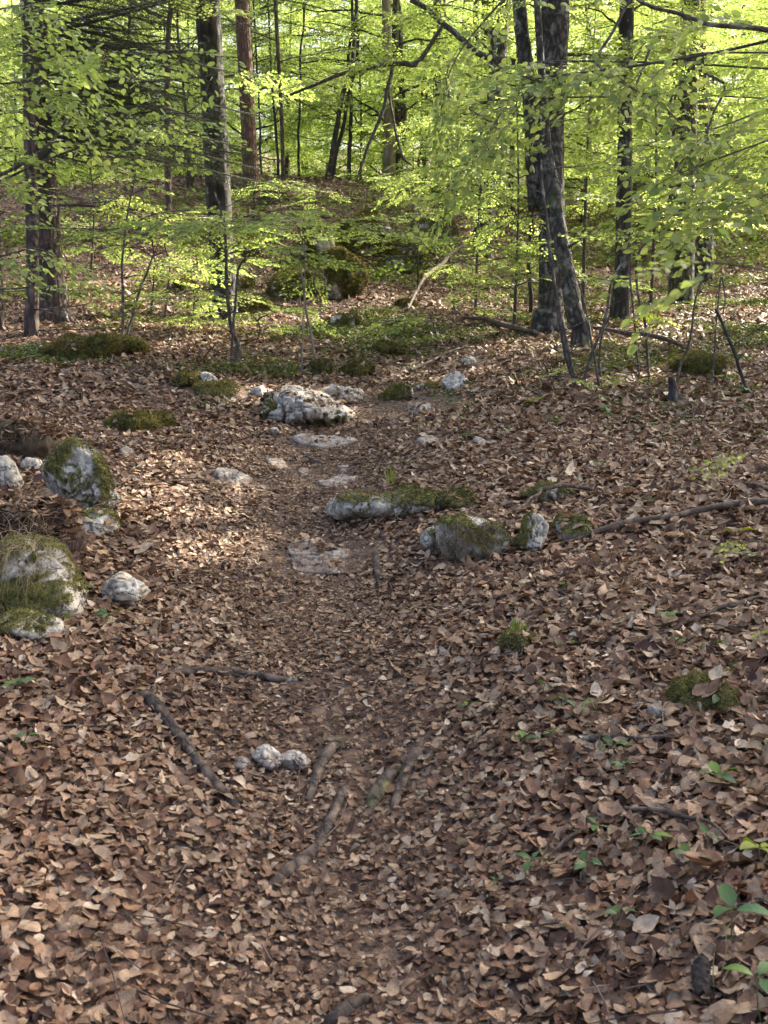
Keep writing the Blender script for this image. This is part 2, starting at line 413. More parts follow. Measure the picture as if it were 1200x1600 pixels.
# ================================================================== GROUND
def axis_steps(lo, hi, fine_lo, fine_hi, fine, grow=1.12):
    a = list(np.arange(fine_lo, fine_hi, fine)); s = fine; x = a[-1]
    while x < hi: s = min(s*grow, 3.0); x += s; a.append(x)
    s = fine; x = a[0]
    while x > lo: s = min(s*grow, 3.0); x -= s; a.insert(0, x)
    return np.array(a)
def build_ground():
    ax = axis_steps(-58, 58, -4, 5, .07, 1.05); ay = axis_steps(-9.5, 92, .5, 12, .07, 1.03)
    gx, gy = np.meshgrid(ax, ay, indexing='ij'); z = H(gx, gy)
    z = z + .012*fbm2(gx*14, gy*14, 2, 2.)*(np.abs(gx) < 6)
    n, m = gx.shape; G = Geo(); i = np.arange(n-1)[:, None]*m; j = np.arange(m-1)[None, :]
    Q = np.stack([i+j, i+m+j, i+m+j+1, i+j+1], -1).reshape(-1, 4)
    G.add(np.stack([gx, gy, z], -1).reshape(-1, 3), Q)
    o = G.obj('ground', M_SOIL, smooth=True)
    tag(o, 'brown forest soil rising up the wooded slope', 'ground', kind='structure')
build_ground()

# ================================================================== LEAF LITTER
LIT_COLS = np.array([(.37, .245, .16), (.275, .165, .105), (.20, .107, .064), (.13, .062, .037), (.33, .225, .15), (.56, .425, .31), (.075, .035, .022), (.24, .128, .068), (.46, .345, .25)])
LIT_COLS = LIT_COLS*np.array([1., 1.03, .99])
LIT_P = np.array([.15, .2, .17, .15, .12, .035, .11, .05, .035]); LIT_P /= LIT_P.sum()
def litter(G, x, y, lod, r, scale=1., zoff=None, tiltmax=.55):
    n = len(x); N = normal(x, y)
    pd = np.exp(-(path_d(x, y)/.6)**2)*np.clip((11-y)/2, 0, 1)
    k = r.choice(len(LIT_COLS), n, p=LIT_P); col = LIT_COLS[k]*r.uniform(.75, 1.25, (n, 1))
    right = np.clip((x-.2)/1.2, 0, 1)
    col = col*(1-.22*pd[:, None])*(1+.10*right[:, None])
    L = scale*r.lognormal(math.log(.062), .24, n)*(1-.42*pd)*(1+.10*right); W = L*r.uniform(.38, .70, n)
    tl = np.minimum(np.abs(r.normal(0, .31, n)), 1.25)*(1-.6*pd); a = r.uniform(0, 2*np.pi, n)
    T = N + np.stack([np.cos(a)*np.tan(tl), np.sin(a)*np.tan(tl), 0*a], -1)
    tmp = r.uniform(0, 2*np.pi, n); X = np.stack([np.cos(tmp), np.sin(tmp), 0*tmp], -1)
    P = np.stack([x, y, H(x, y)], -1)
    if zoff is None: zoff = r.uniform(.002, .026, n)*(1-.5*pd)+.008*np.abs(np.sin(tl))
    P = P + N*zoff[:, None]
    X = unit(X - unit(T)*(X*unit(T)).sum(1, keepdims=True)); P = P - X*(L*.5)[:, None]
    curl = r.normal(.1, .48, n); fold = r.normal(.12, .38, n)
    leaves(G, P, X, T, L, W, lod, col, curl, fold, jag=.15, r=r, twist=r.normal(0, .5, n))
def area_pts(y0, y1, dens, margin, r, keep=None):
    hw = .39*y1+margin; n = int((y1-y0)*2*hw*dens)
    x = r.uniform(-hw, hw, n); y = r.uniform(y0, y1, n); ok = np.abs(x) < .39*y+margin
    return x[ok], y[ok]
def build_litter():
    r = np.random.default_rng(21); G = Geo()
    for y0, y1, dens, lod, sc in ((.7, 2.6, 4700, 2, .69), (2.6, 4.5, 4200, 2, .69), (4.5, 7.5, 2700, 1, .74), (7.5, 11, 1000, 1, .98),
                                  (11, 15, 750, 0, 1.05), (15, 20, 400, 0, 1.25), (20, 28, 170, 0, 1.6)):
        x, y = area_pts(y0, y1, dens, 1.0, r)
        d = np.abs(path_d(x, y)); clear = .12*np.exp(-(d/.4)**2)*(y < 9.5)
        bare = fbm2(x*1.3, y*1.3, 3, 31.) > .30-.18*np.exp(-(d/.6)**2)
        ok = r.random(len(x)) > clear + .35*bare
        for ox, oy, orr, pk in KEEPOUT:
            if abs(oy-(y0+y1)/2) < (y1-y0)/2+.6: ok &= ~(((x-ox)**2+(y-oy)**2 < orr*orr) & (r.random(len(x)) < pk))
        litter(G, x[ok], y[ok], lod, r, sc)
    # trodden crumbs of leaf on the path
    x, y = area_pts(.8, 8.5, 5200, 0, r); pd = np.exp(-(path_d(x, y)/.5)**2); ok = r.random(len(x)) < pd*.8
    litter(G, x[ok], y[ok], 0, r, .42, zoff=r.uniform(.001, .008, ok.sum()))
    # loose leaves standing up on the pile
    x, y = area_pts(.8, 6, 60, .6, r); litter(G, x, y, 2, r, .92, zoff=r.uniform(.02, .045, len(x)))
    o = G.obj('leaf_litter', M_LIT, smooth=True)
    tag(o, 'thick layer of dry brown beech leaves over path and banks', 'leaf litter', kind='stuff')
    # short dead twigs and stalks among the leaves
    G = Geo(); x, y = area_pts(.8, 9, 26, .6, r); n = len(x)
    P = np.stack([x, y, H(x, y)+r.uniform(.012, .04, n)], -1); a = r.uniform(0, 6.28, n); L = r.uniform(.05, .28, n)
    x2 = x+np.cos(a)*L; y2 = y+np.sin(a)*L; P2 = np.stack([x2, y2, H(x2, y2)+r.uniform(.01, .045, n)], -1)
    mid = (P+P2)/2+r.normal(0, .012, (n, 3)); col = np.array([.14, .10, .075])*r.uniform(.4, 1.7, (n, 1)); c6 = np.repeat(col, 6, 0)
    rad = r.uniform(.0009, .0028, n)
    segs3(G, P, mid, rad, rad*.9, c6); segs3(G, mid, P2, rad*.9, rad*.4, c6)
    tag(G.obj('twig_litter', M_TWIG), 'fine dead twigs scattered through the leaf litter', 'twigs', kind='stuff')

KEEPOUT = []
# ================================================================== ROCKS
def ico(sub):
    b = bmesh.new(); bmesh.ops.create_icosphere(b, subdivisions=sub, radius=1)
    V = np.array([v.co[:] for v in b.verts]); T = np.array([[v.index for v in f.verts] for f in b.faces]); b.free(); return V, T
ICO = {k: ico(k) for k in (4, 5, 6)}
MOSSC = np.array([(.27, .24, .055), (.17, .185, .035), (.36, .30, .08), (.12, .135, .028), (.33, .235, .07)])
def vnormals(V, T):
    n = np.cross(V[T[:, 1]]-V[T[:, 0]], V[T[:, 2]]-V[T[:, 0]]); out = np.zeros_like(V)
    for k in range(3): np.add.at(out, T[:, k], n)
    return unit(out), n
def tufts(G, V, T, mask, dens, r, lmin=.008, lmax=.02, wid=.004, cols=MOSSC, droop=.2, gold=0.):
    vn, fn = vnormals(V, T); A = np.linalg.norm(fn, axis=1)/2; fm = mask[T].mean(1)
    wgt = A*np.clip((fm-.35)/.3, 0, 1); tot = wgt.sum()
    n = int(min(tot*dens, 26000))
    if n < 5: return
    f = r.choice(len(T), n, p=wgt/tot); b = r.dirichlet((1, 1, 1), n)
    P = (V[T[f]]*b[..., None]).sum(1); nn = unit(fn[f])
    X = unit(nn+r.normal(0, .45, (n, 3))+[0, 0, -droop]); N = unit(r.normal(0, 1, (n, 3)))
    L = r.uniform(lmin, lmax, n); col = cols[r.integers(0, len(cols), n)]*r.uniform(.6, 1.3, (n, 1))
    shade = .75+.5*fbm(P*7, 2)[:, None]; col = col*shade
    leaves(G, P-nn*.003, X, N, L, np.full(n, wid)*r.uniform(.7, 1.6, n), 0, col, r=r)
ROCKS = []
def rock(name, label, box, mode='tall', moss=0., mdir=(0, 0, 1), seed=1, D=None, hz=.1, planes=9, sub=5, rough=.10, strata=.0,
         yaw=0., sink=.3, group=None, cat='rock', lean=0., tuft=1., t=None, taper=0., leafy=0., lmax=.02):
    x0, y0, x1, y1 = box; r = np.random.default_rng(seed*13+5); cx = (x0+x1)/2
    if mode == 'tall':
        g, tt = ground(cx, y1) if t is None else (at(cx, t), t)
        Wd = (x1-x0)/1600*tt; Hh = (y1-y0)/1600*tt; Dp = D or Wd*.75
        cen = g+np.array([0, Dp*.35, 0]); cen[2] = g[2]
        top = Hh*.97
    else:
        g1, t1 = ground(cx, y1); g0, t0 = ground(cx, y0); tt = (t0+t1)/2
        Wd = (x1-x0)/1600*tt; Dp = np.linalg.norm((g0-g1)[:2])*1.05; cen = (g0+g1)/2; cen[2] = float(H(cen[0], cen[1])); top = hz
    V, T = ICO[sub]; V = V.copy()
    # faceted hull: random cutting planes around a ball
    pn = unit(r.normal(0, 1, (planes, 3))*np.array([1, 1, .8])); pd = r.uniform(.66, .93, planes)
    if mode == 'flat': pn = np.vstack([pn, unit(np.array([[.05, -.08, 1.]]))]); pd = np.r_[pd, .6]
    q = (V@pn.T)/pd; sc = 1/np.maximum((np.maximum(q, 0)**22).sum(1)**(1/22.), .9)
    V = V*np.clip(sc, .5, 1.15)[:, None]
    V = V/np.abs(V).max(0)
    V[:, 0] *= 1 - taper*np.clip(V[:, 2], -1, 1)
    V = V*np.array([Wd/2, Dp/2, top/(2-sink*2)*1.0 if mode == 'tall' else top])
    hz_ = V[:, 2].max(); sz = (Wd+Dp)/2
    fr = 1/max(sz, .12)
    if moss > .89:      # cushions: uneven outline, low and lumpy
        dir2 = np.stack([V[:, 0]/Wd, V[:, 1]/Dp, V[:, 2]*0], -1)*5; V[:, :2] *= (1+.55*fbm(dir2+seed, 3))[:, None]; V[:, 2] *= .62*(1+.8*fbm(V*3.5*fr+seed, 3)); leafy = max(leafy, .35)
    P = V+seed*7.7
    d = rough*sz*(.8*fbm(P*2.0*fr, 2)+.22*(1-2*np.abs(fbm(P*5*fr, 3)))+.13*fbm(P*14*fr, 3))
    vn, _ = vnormals(V, T); V = V+vn*d[:, None]
    # weathered clefts
    cr = np.abs(fbm(V*np.array([5, 5, 2.])*fr+seed, 3)); V = V-vn*(.085*sz*np.clip(1-cr/.06, 0, 1))[:, None]*(1 if sub > 4 else .3)
    cr2 = np.abs(fbm(V*np.array([9, 9, 5.])*fr+seed*2+9, 2)); V = V-vn*(.03*sz*np.clip(1-cr2/.05, 0, 1))[:, None]*(1 if sub > 4 else .3)
    if strata:
        s = V[:, 2]/strata+1.5*fbm(V*1.5*fr, 2); V = V-vn*(np.clip(1-np.abs((s % 1)-.5)/.16, 0, 1)*strata*.38)[:, None]*np.array([1, 1, .2])
    V[:, 0] += lean*V[:, 2]
    ca, sa = math.cos(yaw), math.sin(yaw)
    V = V@np.array([[ca, sa, 0], [-sa, ca, 0], [0, 0, 1]])
    if mode == 'tall': V[:, 2] += top-hz_
    else:
        V[:, 2] += 0
        gg = H(cen[0]+V[:, 0], cen[1]+V[:, 1])-cen[2]; V[:, 2] += gg-.25*top
    Wp = V+cen; vn, _ = vnormals(Wp, T)
    hg = Wp[:, 2]-H(Wp[:, 0], Wp[:, 1])
    md = unit(np.array(mdir, float)); u = vn@md
    mk = np.clip((moss*2-1)+.9*fbm(Wp*5*max(fr*.45, .6), 4)*1.6+.75*(u-.35), -1, 1)
    mk = np.where(moss > 0, np.clip(mk*6+.5, 0, 1), 0.)
    dirt = np.clip(1-hg/(.05+.03*fbm(Wp*9, 2)), 0, 1)
    col = np.stack([mk, dirt, 0*mk], -1)
    # moss lifts the surface a little
    Wp = Wp+vn*(mk*.012*min(sz/.4, 1.5)*(1+.8*fbm(Wp*25, 2)))[:, None]
    root = thing(name, label, cat, cen, group)
    G = Geo(); G.add(Wp, None, T, col); G.obj('stone', M_ROCK, root, True, cen)
    if moss > 0:
        G = Geo(); dens = 60000*tuft*min(1., (3.6/tt)**1.2); big = max(1., tt/4.2)
        tufts(G, Wp, T, mk*(hg > -.01), dens, r, .004*big, lmax*.62*big, .0032*big)
        if G.n: G.obj('moss', M_MOSS, root, False, cen)
    if leafy:
        up = np.where((vn[:, 2] > .55) & (hg > .02))[0]
        if len(up):
            n = int(leafy*Wd*Dp*350)+2; k = r.choice(up, n); GL = LEAFY
            a = r.uniform(0, 6.28, n); X = np.stack([np.cos(a), np.sin(a), 0*a], -1); L = r.uniform(.035, .065, n)
            kk = r.choice(len(LIT_COLS), n, p=LIT_P)
            leaves(GL, Wp[k]+vn[k]*.012, X-vn[k]*(X*vn[k]).sum(1, keepdims=True), vn[k]+r.normal(0, .25, (n, 3)), L, L*.6, 1, LIT_COLS[kk], r.normal(.1, .4, n), r.normal(.1, .4, n), .14, r)
    if mode == 'flat':
        for k in range(-2, 3): KEEPOUT.append((cen[0]+k*Wd*.19, cen[1], Dp*.42, .72))
    ROCKS.append((cen, Wd, Dp)); return root, cen, tt
LEAFY = Geo()
def strands(G, P, r, n, L, spread, col, wid=.0018, down=1., out=(0, -1, 0)):
    """drooping dry grass and root hairs"""
    k = r.integers(0, len(P), n); p = P[k]+r.normal(0, spread, (n, 3)); d = unit(np.array(out)+r.normal(0, .5, (n, 3))+[0, 0, .5])
    Ls = r.uniform(.4, 1., n)*L; c = np.asarray(col)*r.uniform(.5, 1.5, (n, 1)); c6 = np.repeat(c, 6, 0)
    for s in range(5):
        q = p+d*(Ls/5)[:, None]; segs3(G, p, q, wid*(1-s*.17), wid*(1-(s+1)*.17), c6); p = q; d = unit(d+np.array([0, 0, -.42*down])+r.normal(0, .12, (n, 3)))

# ---- left bank
rt, c, t = rock('boulder', 'big rounded boulder wrapped in moss and trailing dry roots, on the lower bank', (-85, 856, 130, 962), moss=.74, mdir=(-.5, -.1, .6), seed=3, D=.48, planes=8, rough=.07, leafy=.0)
G = Geo(); r_ = np.random.default_rng(5)
top = np.stack([r_.uniform(c[0]-.27, c[0]+.1, 60), c[1]-.02-r_.uniform(.02, .16, 60), c[2]+r_.uniform(.14, .30, 60)], -1)
strands(G, top, r_, 330, .26, .02, (.34, .27, .16), .0011); G.obj('dry_root', M_TWIG, rt, origin=c)
rock('boulder', 'pale cracked limestone block standing upright with a mossy shoulder sloping to the path', (60, 690, 176, 806), moss=.46, mdir=(1, -.15, .35), seed=12, D=.36, planes=10, rough=.075, taper=.22, sink=.05, lean=-.12, sub=6)
rock('rock', 'low pale boulder sprinkled with leaves beside the trailing-root boulder', (146, 898, 222, 952), moss=.1, seed=21, D=.3, rough=.09, strata=.03, leafy=.4, planes=7)
rock('rock', 'mossy slab with a white broken corner below the largest mossy boulder', (-30, 962, 82, 1004), moss=.55, mdir=(-1, 0, .6), seed=31, D=.26, rough=.07)
rock('rock', 'grey stone half buried in leaves left of the upright cracked block', (-22, 712, 26, 768), moss=.0, seed=33, D=.25)
rock('stone', 'small pale stone leaning against the left flank of the upright cracked block', (30, 716, 62, 740), moss=.0, seed=34, D=.13, sub=4)
rock('rock', 'crumbling dark ledge with thin moss at the foot of the upright cracked block', (84, 800, 170, 838), 'tall', moss=.32, seed=35, D=.3, rough=.12, leafy=.5)
rock('mossy_mound', 'long low green moss mound lying in leaves above the upright cracked block', (150, 640, 262, 676), moss=.95, seed=36, D=.5, cat='moss mound', rough=.08, lmax=.03)
rock('mossy_rock', 'olive mossy hump touching the bright white stone at the crest', (266, 572, 308, 606), moss=.95, seed=37, D=.4, rough=.08)
rock('stone', 'bright white pointed stone beside the olive mossy hump', (302, 581, 338, 603), moss=0, seed=38, D=.2, rough=.06, planes=6)
rock('mossy_mound', 'thin moss strip running from the white pointed stone toward the outcrop', (300, 600, 372, 624), 'flat', moss=.8, seed=39, hz=.07, cat='moss mound')
# earth lips with hanging grass
def earth_lip(label, box, seed, dark=(.05, .022, .014)):
    x0, y0, x1, y1 = box; g, tt = ground((x0+x1)/2, y1); r = np.random.default_rng(seed); Wd = (x1-x0)/1600*tt; Hh = (y1-y0)/1600*tt
    V, T = ICO[5]; V = V.copy(); V = np.sign(V)*np.abs(V)**.8*np.array([Wd/2, Wd*.38, Hh*.62]); V = V+unit(V)*(.15*fbm(V*4+seed, 4)+.03*fbm(V*17, 3))[:, None]
    cen = g+np.array([0, Wd*.25, Hh*.3]); Wp = V+cen
    root = thing('earth_bank', label, 'earth bank', cen)
    col = np.array(dark)*(1+.7*fbm(Wp*9, 3))[:, None]
    G = Geo(); G.add(Wp, None, T, np.clip(col, .01, 1)); G.obj('soil', M_TWIG, root, True, cen)
    vn, _ = vnormals(Wp, T); sel = np.where((vn[:, 2] > .1) & (vn[:, 1] < .5))[0]
    G = Geo(); strands(G, Wp[sel], r, 260, Hh*.7, .006, (.30, .21, .13), .0011); strands(G, Wp[sel], r, 200, Hh*.5, .006, (.16, .15, .05), .0013)
    G.obj('dry_grass', M_TWIG, root, origin=cen)
    up = Wp[(vn[:, 2] > .25) & (vn[:, 1] < .6)]; k = r.integers(0, len(up), 420); L = r.uniform(.035, .06, 420); a = r.uniform(0, 6.28, 420)
    leaves(LEAFY, up[k]+[0, 0, .012], np.stack([np.cos(a), np.sin(a), 0*a], -1), r.normal(0, .4, (420, 3))+[0, 0, 1], L, L*.6, 1, LIT_COLS[r.choice(9, 420, p=LIT_P)], r.normal(.1, .4, 420), r.normal(.1, .4, 420), .1, r)
earth_lip('overhanging earth lip with dry grass above the upright cracked block', (-60, 655, 84, 712), 3, (.09, .06, .035))
earth_lip('dark eroded earth bank draped with dead grass behind the trailing-root boulder', (-70, 785, 112, 868), 4)

# ---- outcrop and path stones
rock('rock_outcrop', 'broad layered limestone outcrop where the path tops the rise', (380, 602, 548, 663), 'tall', moss=.2, mdir=(.3, -.6, -.3), seed=41, D=1.15, strata=.06, rough=.09, sub=6, planes=14, leafy=.45, tuft=.6)
rock('rock_outcrop', 'flatter slab joined behind the broad layered outcrop toward the path', (480, 600, 578, 630), 'tall', moss=.0, seed=42, D=.7, strata=.05, rough=.12, leafy=.35)
rock('rock', 'grey stone poking up behind the outer end of the broad outcrop', (386, 602, 414, 622), moss=0, seed=43, D=.25)
rock('stone', 'fist sized white stone just below the broad layered outcrop', (418, 668, 436, 680), moss=0, seed=44, D=.08, sub=4)
rock('rock', 'low white tipped rock with a moss skirt across the path from the broad outcrop', (592, 600, 650, 626), moss=.45, mdir=(-.4, -.8, .1), seed=45, D=.3, rough=.09)
rock('rock', 'white domed rock with dark mossy foot near the path crest', (686, 579, 738, 610), moss=.3, mdir=(-.2, -1, -.4), seed=46, D=.4, rough=.09)
rock('rock', 'flat grey slab behind the white domed rock', (716, 560, 752, 573), 'flat', moss=0, seed=47, hz=.06)
rock('rock', 'sunken pale slab peeping through leaves below the white domed rock', (632, 622, 682, 650), 'flat', moss=0, seed=48, hz=.05, leafy=.4)
rock('rock', 'thin moss edged bridge of stone between the two white topped rocks', (640, 597, 690, 609), moss=.4, seed=49, D=.2, rough=.1)
rock('path_stone', 'long flat limestone step crossing the path below the outcrop', (446, 684, 556, 706), 'flat', moss=0, seed=50, hz=.06, strata=.03, leafy=.2)
rock('path_stone', 'pale curved slab at the leafy edge of the path', (334, 735, 396, 762), 'flat', moss=0, seed=51, hz=.06)
rock('path_stone', 'worn flat stone in the middle of the path above the mossy ledge', (496, 744, 556, 764), 'flat', moss=0, seed=52, hz=.045)
rock('path_stone', 'small round stone upstream of the worn flat stone', (524, 728, 548, 740), 'flat', moss=0, seed=53, hz=.05, sub=4)
rock('path_stone', 'narrow grey stone beside the dead root in the path', (462, 732, 486, 746), 'flat', moss=0, seed=54, hz=.045, sub=4)
rock('path_stone', 'faint flat stone flush with the leaves under the long step', (414, 718, 448, 732), 'flat', moss=0, seed=55, hz=.035, sub=4)
rock('stone', 'lone white sliver of stone in leaves above the low pale boulder', (186, 705, 212, 717), 'flat', moss=0, seed=56, hz=.05, sub=4)
rock('stone', 'pair of flat pebbles together beneath the lone white sliver', (270, 760, 296, 771), 'flat', moss=0, seed=57, hz=.04, sub=4)
rock('stone', 'pale stone lying right of the path near a tuft of grass', (648, 682, 684, 697), 'flat', moss=0, seed=58, hz=.05, sub=4)
rock('stone', 'blunt grey stone upslope of the olive covered ledge', (742, 686, 768, 700), 'flat', moss=0, seed=59, hz=.05, sub=4)
# ledges
rock('rock_ledge', 'long pale ledge running from the path into moss cushions', (520, 778, 730, 808), 'tall', moss=.44, mdir=(.5, .3, .7), seed=61, D=.5, planes=9, strata=.0, rough=.13, sub=6, yaw=.12, sink=.2)
rock('mossy_rock', 'golden moss cushion at the right end of the long pale ledge', (690, 764, 760, 796), moss=.92, seed=62, D=.3, rough=.07)
rock('mossy_rock', 'flat golden moss pad on top of the long pale ledge', (622, 756, 684, 778), moss=.92, seed=63, D=.22, rough=.07)
rock('rock_ledge', 'mossy ledge with pale rim under the thin dead branch', (816, 757, 908, 786), moss=.58, mdir=(-.3, -.2, 1), seed=64, D=.26, rough=.08)
rock('rock', 'rounded white rock at the tip of the lower ledge beside the path', (658, 826, 706, 862), moss=.12, seed=65, D=.2, rough=.08, planes=7)
rt, c, t = rock('mossy_rock', 'dark mossy rock with twin white knobs in the lower ledge', (688, 812, 802, 872), moss=.50, mdir=(.1, -.1, .9), seed=66, D=.34, rough=.13, planes=14)
G = Geo(); top = np.stack([r_.uniform(c[0]-.16, c[0]+.1, 60), c[1]-.1-r_.uniform(0, .05, 60), c[2]+r_.uniform(.0, .14, 60)], -1)
strands(G, top, r_, 420, .15, .02, (.20, .15, .08), .0012); G.obj('dry_grass', M_TWIG, rt, origin=c)
rock('rock', 'split white rock with moss on its left face, end of the lower ledge', (806, 800, 864, 866), moss=.40, mdir=(-1, -.2, .5), seed=67, D=.24, rough=.09, taper=.12)
rock('mossy_rock', 'low mossy lump hidden in leaves below the long broken branch', (866, 806, 930, 846), moss=.75, seed=68, D=.3, rough=.1, leafy=1.)
rock('path_stone', 'wide worn slab of limestone in the middle of the path beside a short root', (432, 846, 556, 902), 'flat', moss=0, seed=70, hz=.045, strata=.02, rough=.06, sub=6, leafy=.5)
# foreground stones
rock('stone', 'twin humped white stone in the lower path between the roots', (390, 1172, 444, 1206), moss=0, seed=71, D=.12, rough=.08, planes=6)
rock('stone', 'smaller white knob joined to the twin humped stone', (424, 1184, 484, 1208), moss=0, seed=72, D=.1, rough=.08, planes=6)
rock('stone', 'dark buried stone just left of the twin humped white stone', (366, 1190, 390, 1206), moss=0, seed=73, D=.08, sub=4)
rock('stone', 'bright white chip beside the yellowish moss mound', (1014, 1106, 1054, 1128), moss=0, seed=74, D=.07, planes=6, rough=.06)
rock('mossy_mound', 'yellowish straw tinted moss mound low on the right bank', (1058, 1052, 1172, 1122), moss=.95, seed=75, D=.26, cat='moss mound', rough=.06, lmax=.035, sink=.5)
rock('mossy_mound', 'short green moss clump at the path edge below the ledges', (786, 980, 842, 1020), moss=.95, seed=76, D=.13, cat='moss mound', rough=.08, lmax=.03, sink=.5)
rock('mossy_mound', 'small moss patch trailing up bank from the yellowish mound', (1140, 1040, 1195, 1060), moss=.9, seed=77, D=.14, cat='moss mound', lmax=.03, sink=.5)
# behind the crest
rock('mossy_mound', 'big dark moss covered hummock at the foot of the spruces', (62, 516, 178, 566), moss=.97, seed=81, D=1.2, cat='moss mound', rough=.10, lmax=.03)
rock('mossy_mound', 'dark moss hummock with ferny edge right of the biggest hummock', (148, 520, 222, 556), moss=.97, seed=82, D=.9, cat='moss mound', rough=.10, lmax=.03)
rock('stone', 'little white stone tucked against the biggest hummock', (52, 538, 70, 552), moss=0, seed=83, D=.15, sub=4)
rock('mossy_rock', 'grey topped mossy rock alone on the level ground', (516, 484, 570, 512), moss=.45, mdir=(0, -1, -.1), seed=84, D=.6, rough=.11)
rock('mossy_stump', 'orange mossy stump lit by sun at the bend', (486, 556, 520, 586), moss=.95, seed=85, D=.3, cat='tree stump', rough=.1)
rock('mossy_stump', 'wide golden mossy stump right of the orange one', (522, 557, 578, 588), moss=.95, seed=86, D=.4, cat='tree stump', rough=.12)
rock('mossy_rock', 'small round moss ball under the fallen pole', (620, 466, 652, 484), moss=.95, seed=87, D=.4)
rock('mossy_rock', 'dull moss bump beside the leafy shrub on level ground', (590, 530, 636, 556), moss=.95, seed=88, D=.5)
rock('rock_outcrop', 'steep mossy rock face with grey patches on the hillside', (492, 385, 566, 470), moss=.5, mdir=(.3, -.1, .8), seed=89, D=1.0, rough=.13, sub=6, taper=.1, sink=.1)
rock('mossy_rock', 'mossy boulder low on the slope behind the thin forked sapling', (415, 420, 485, 466), moss=.7, seed=90, D=.8, rough=.1)
rock('mossy_rock', 'dark mossy crag high on the hillside under the ridge', (520, 325, 606, 400), moss=.72, seed=91, D=1.4, rough=.14)
rock('mossy_rock', 'second mossy crag stepping down from the high crag', (455, 345, 545, 412), moss=.68, seed=92, D=1.4, rough=.14)
rock('rock', 'grey patch of bare rock right of the high crag', (590, 352, 618, 372), moss=.2, seed=93, D=.6)
rock('mossy_rock', 'mossy boulder on the dark slope below the grey patch', (590, 372, 668, 425), moss=.62, seed=94, D=1.2, rough=.14)
rock('mossy_rock', 'mossy ledge above the hollow beneath the maple cluster trunks', (640, 335, 712, 392), moss=.62, seed=95, D=1.2, rough=.14)
rock('mossy_rock', 'yellow mossed stone right of the dark straight trunk', (368, 366, 402, 402), moss=.9, seed=96, D=.8, rough=.1)
rock('mossy_rock', 'round moss stone low beside the dark straight trunk base', (372, 430, 398, 452), moss=.9, seed=97, D=.5, rough=.1)
rock('mossy_rock', 'mossy root buttress stone spreading at the dark straight trunk', (330, 462, 420, 492), moss=.85, seed=98, D=.7, rough=.12)
rock('mossy_rock', 'mossy lump resting on the ridge line by the reddish trunk', (408, 290, 446, 316), moss=.85, seed=99, D=.9, rough=.12)
rock('mossy_rock', 'hidden mossy rock pile right behind the little stump', (1062, 548, 1140, 590), moss=.85, seed=100, D=.7, rough=.13)
rock('stone', 'white stones showing on the far hillside path', (1060, 400, 1094, 412), moss=0, seed=101, D=.8, sub=4)
rock('stone', 'pale stone beside the far hillside path bend', (1086, 494, 1110, 506), moss=0, seed=102, D=.3, sub=4)
rock('mossy_rock', 'mossy boulder behind the low sapling on the sunny slope', (262, 430, 306, 452), moss=.9, seed=103, D=.7, rough=.1)
rock('mossy_rock', 'moss topped stone half way up the sunny slope', (190, 468, 222, 486), moss=.9, seed=104, D=.5)
lf = LEAFY.obj('loose_leaves', M_LIT); tag(lf, 'dry leaves lying on the outcrop, boulders and earth banks', 'dry leaves', kind='stuff')

# ================================================================== ROOTS, BRANCHES AND STICKS ON THE GROUND
def gpath(pts, n=30, lift=.3):
    """pts: (px, py, radius_px[, extra lift m])"""
    out = []
    for p in pts:
        g, tt = ground(p[0], p[1]); rr = p[2]/1600*tt*.88; out.append([*g, rr, p[3] if len(p) > 3 else 0.])
    s = smooth_path(out, n); s[:, 2] = H(s[:, 0], s[:, 1])+s[:, 3]*(lift if lift > .9 else lift+.25)+s[:, 4]; return s
def root_obj(label, pts, m=None, name='root', cat='tree root', n=44, lift=.35, rough=.13, forks=(), seed=0., seg=12, wig=.0):
    s = gpath(pts, n, lift)
    if wig:
        w_ = fbm(np.stack([np.arange(n)*.35+seed, np.zeros(n), np.zeros(n)], -1), 2); s[:, 0] += wig*w_
        s[:, 1] += wig*fbm(np.stack([np.arange(n)*.35+seed, np.ones(n)*5, np.zeros(n)], -1), 2)
    s[:, 3] *= 1+.16*fbm(np.stack([np.arange(n)*.22+seed*3, np.ones(n), np.zeros(n)], -1), 2)
    if name == 'root':
        e = np.linspace(0, 1, n); dive = np.exp(-(e/.10)**2)+np.exp(-((1-e)/.12)**2)+.5*np.clip(fbm(np.stack([e*4+seed, e*0, e*0], -1), 2)-.15, 0, 1); s[:, 2] -= dive*s[:, 3]*1.6; s[:, 3] *= 1-.25*dive.clip(0, 1)
        r0 = np.random.default_rng(int(seed*10))
        for _ in range(3):
            i = r0.integers(6, n-6); q0 = s[i, :3]; aa = r0.uniform(0, 6.28); q = [q0+np.array([math.cos(aa), math.sin(aa), 0])*s[i, 3]*u for u in (0, 2.5, 5)]
            for w_ in q[1:]: w_[2] = float(H(w_[0], w_[1]))+.004
            q[2][2] -= .012; forks = tuple(forks)+(('raw', q, s[i, 3]*.35),)
    if name == 'root':
        for q in s[3:-3:2]: KEEPOUT.append((q[0], q[1], max(q[3]*1.15, .02), .62))
    o0 = s[n//2, :3]; G = Geo(); tube(G, s[:, :3], s[:, 3], seg, rough, True, seed, freq=18)
    for f in forks:
        if f[0] == 'raw': tube(G, smooth_path(f[1], 8), np.linspace(f[2], f[2]*.3, 8), 6, .1, True); continue
        q = gpath(f, 16, lift); tube(G, q[:, :3], q[:, 3], 8, rough, True, seed+3, freq=18)
    o = G.obj(name, m or B_ROOT, None, True, o0); tag(o, label, cat); return o
root_obj('smooth grey root lying straight across the path', [(228, 1060, 4), (270, 1057, 8), (330, 1056, 10), (390, 1060, 9), (450, 1066, 5), (500, 1072, 3)], seed=1)
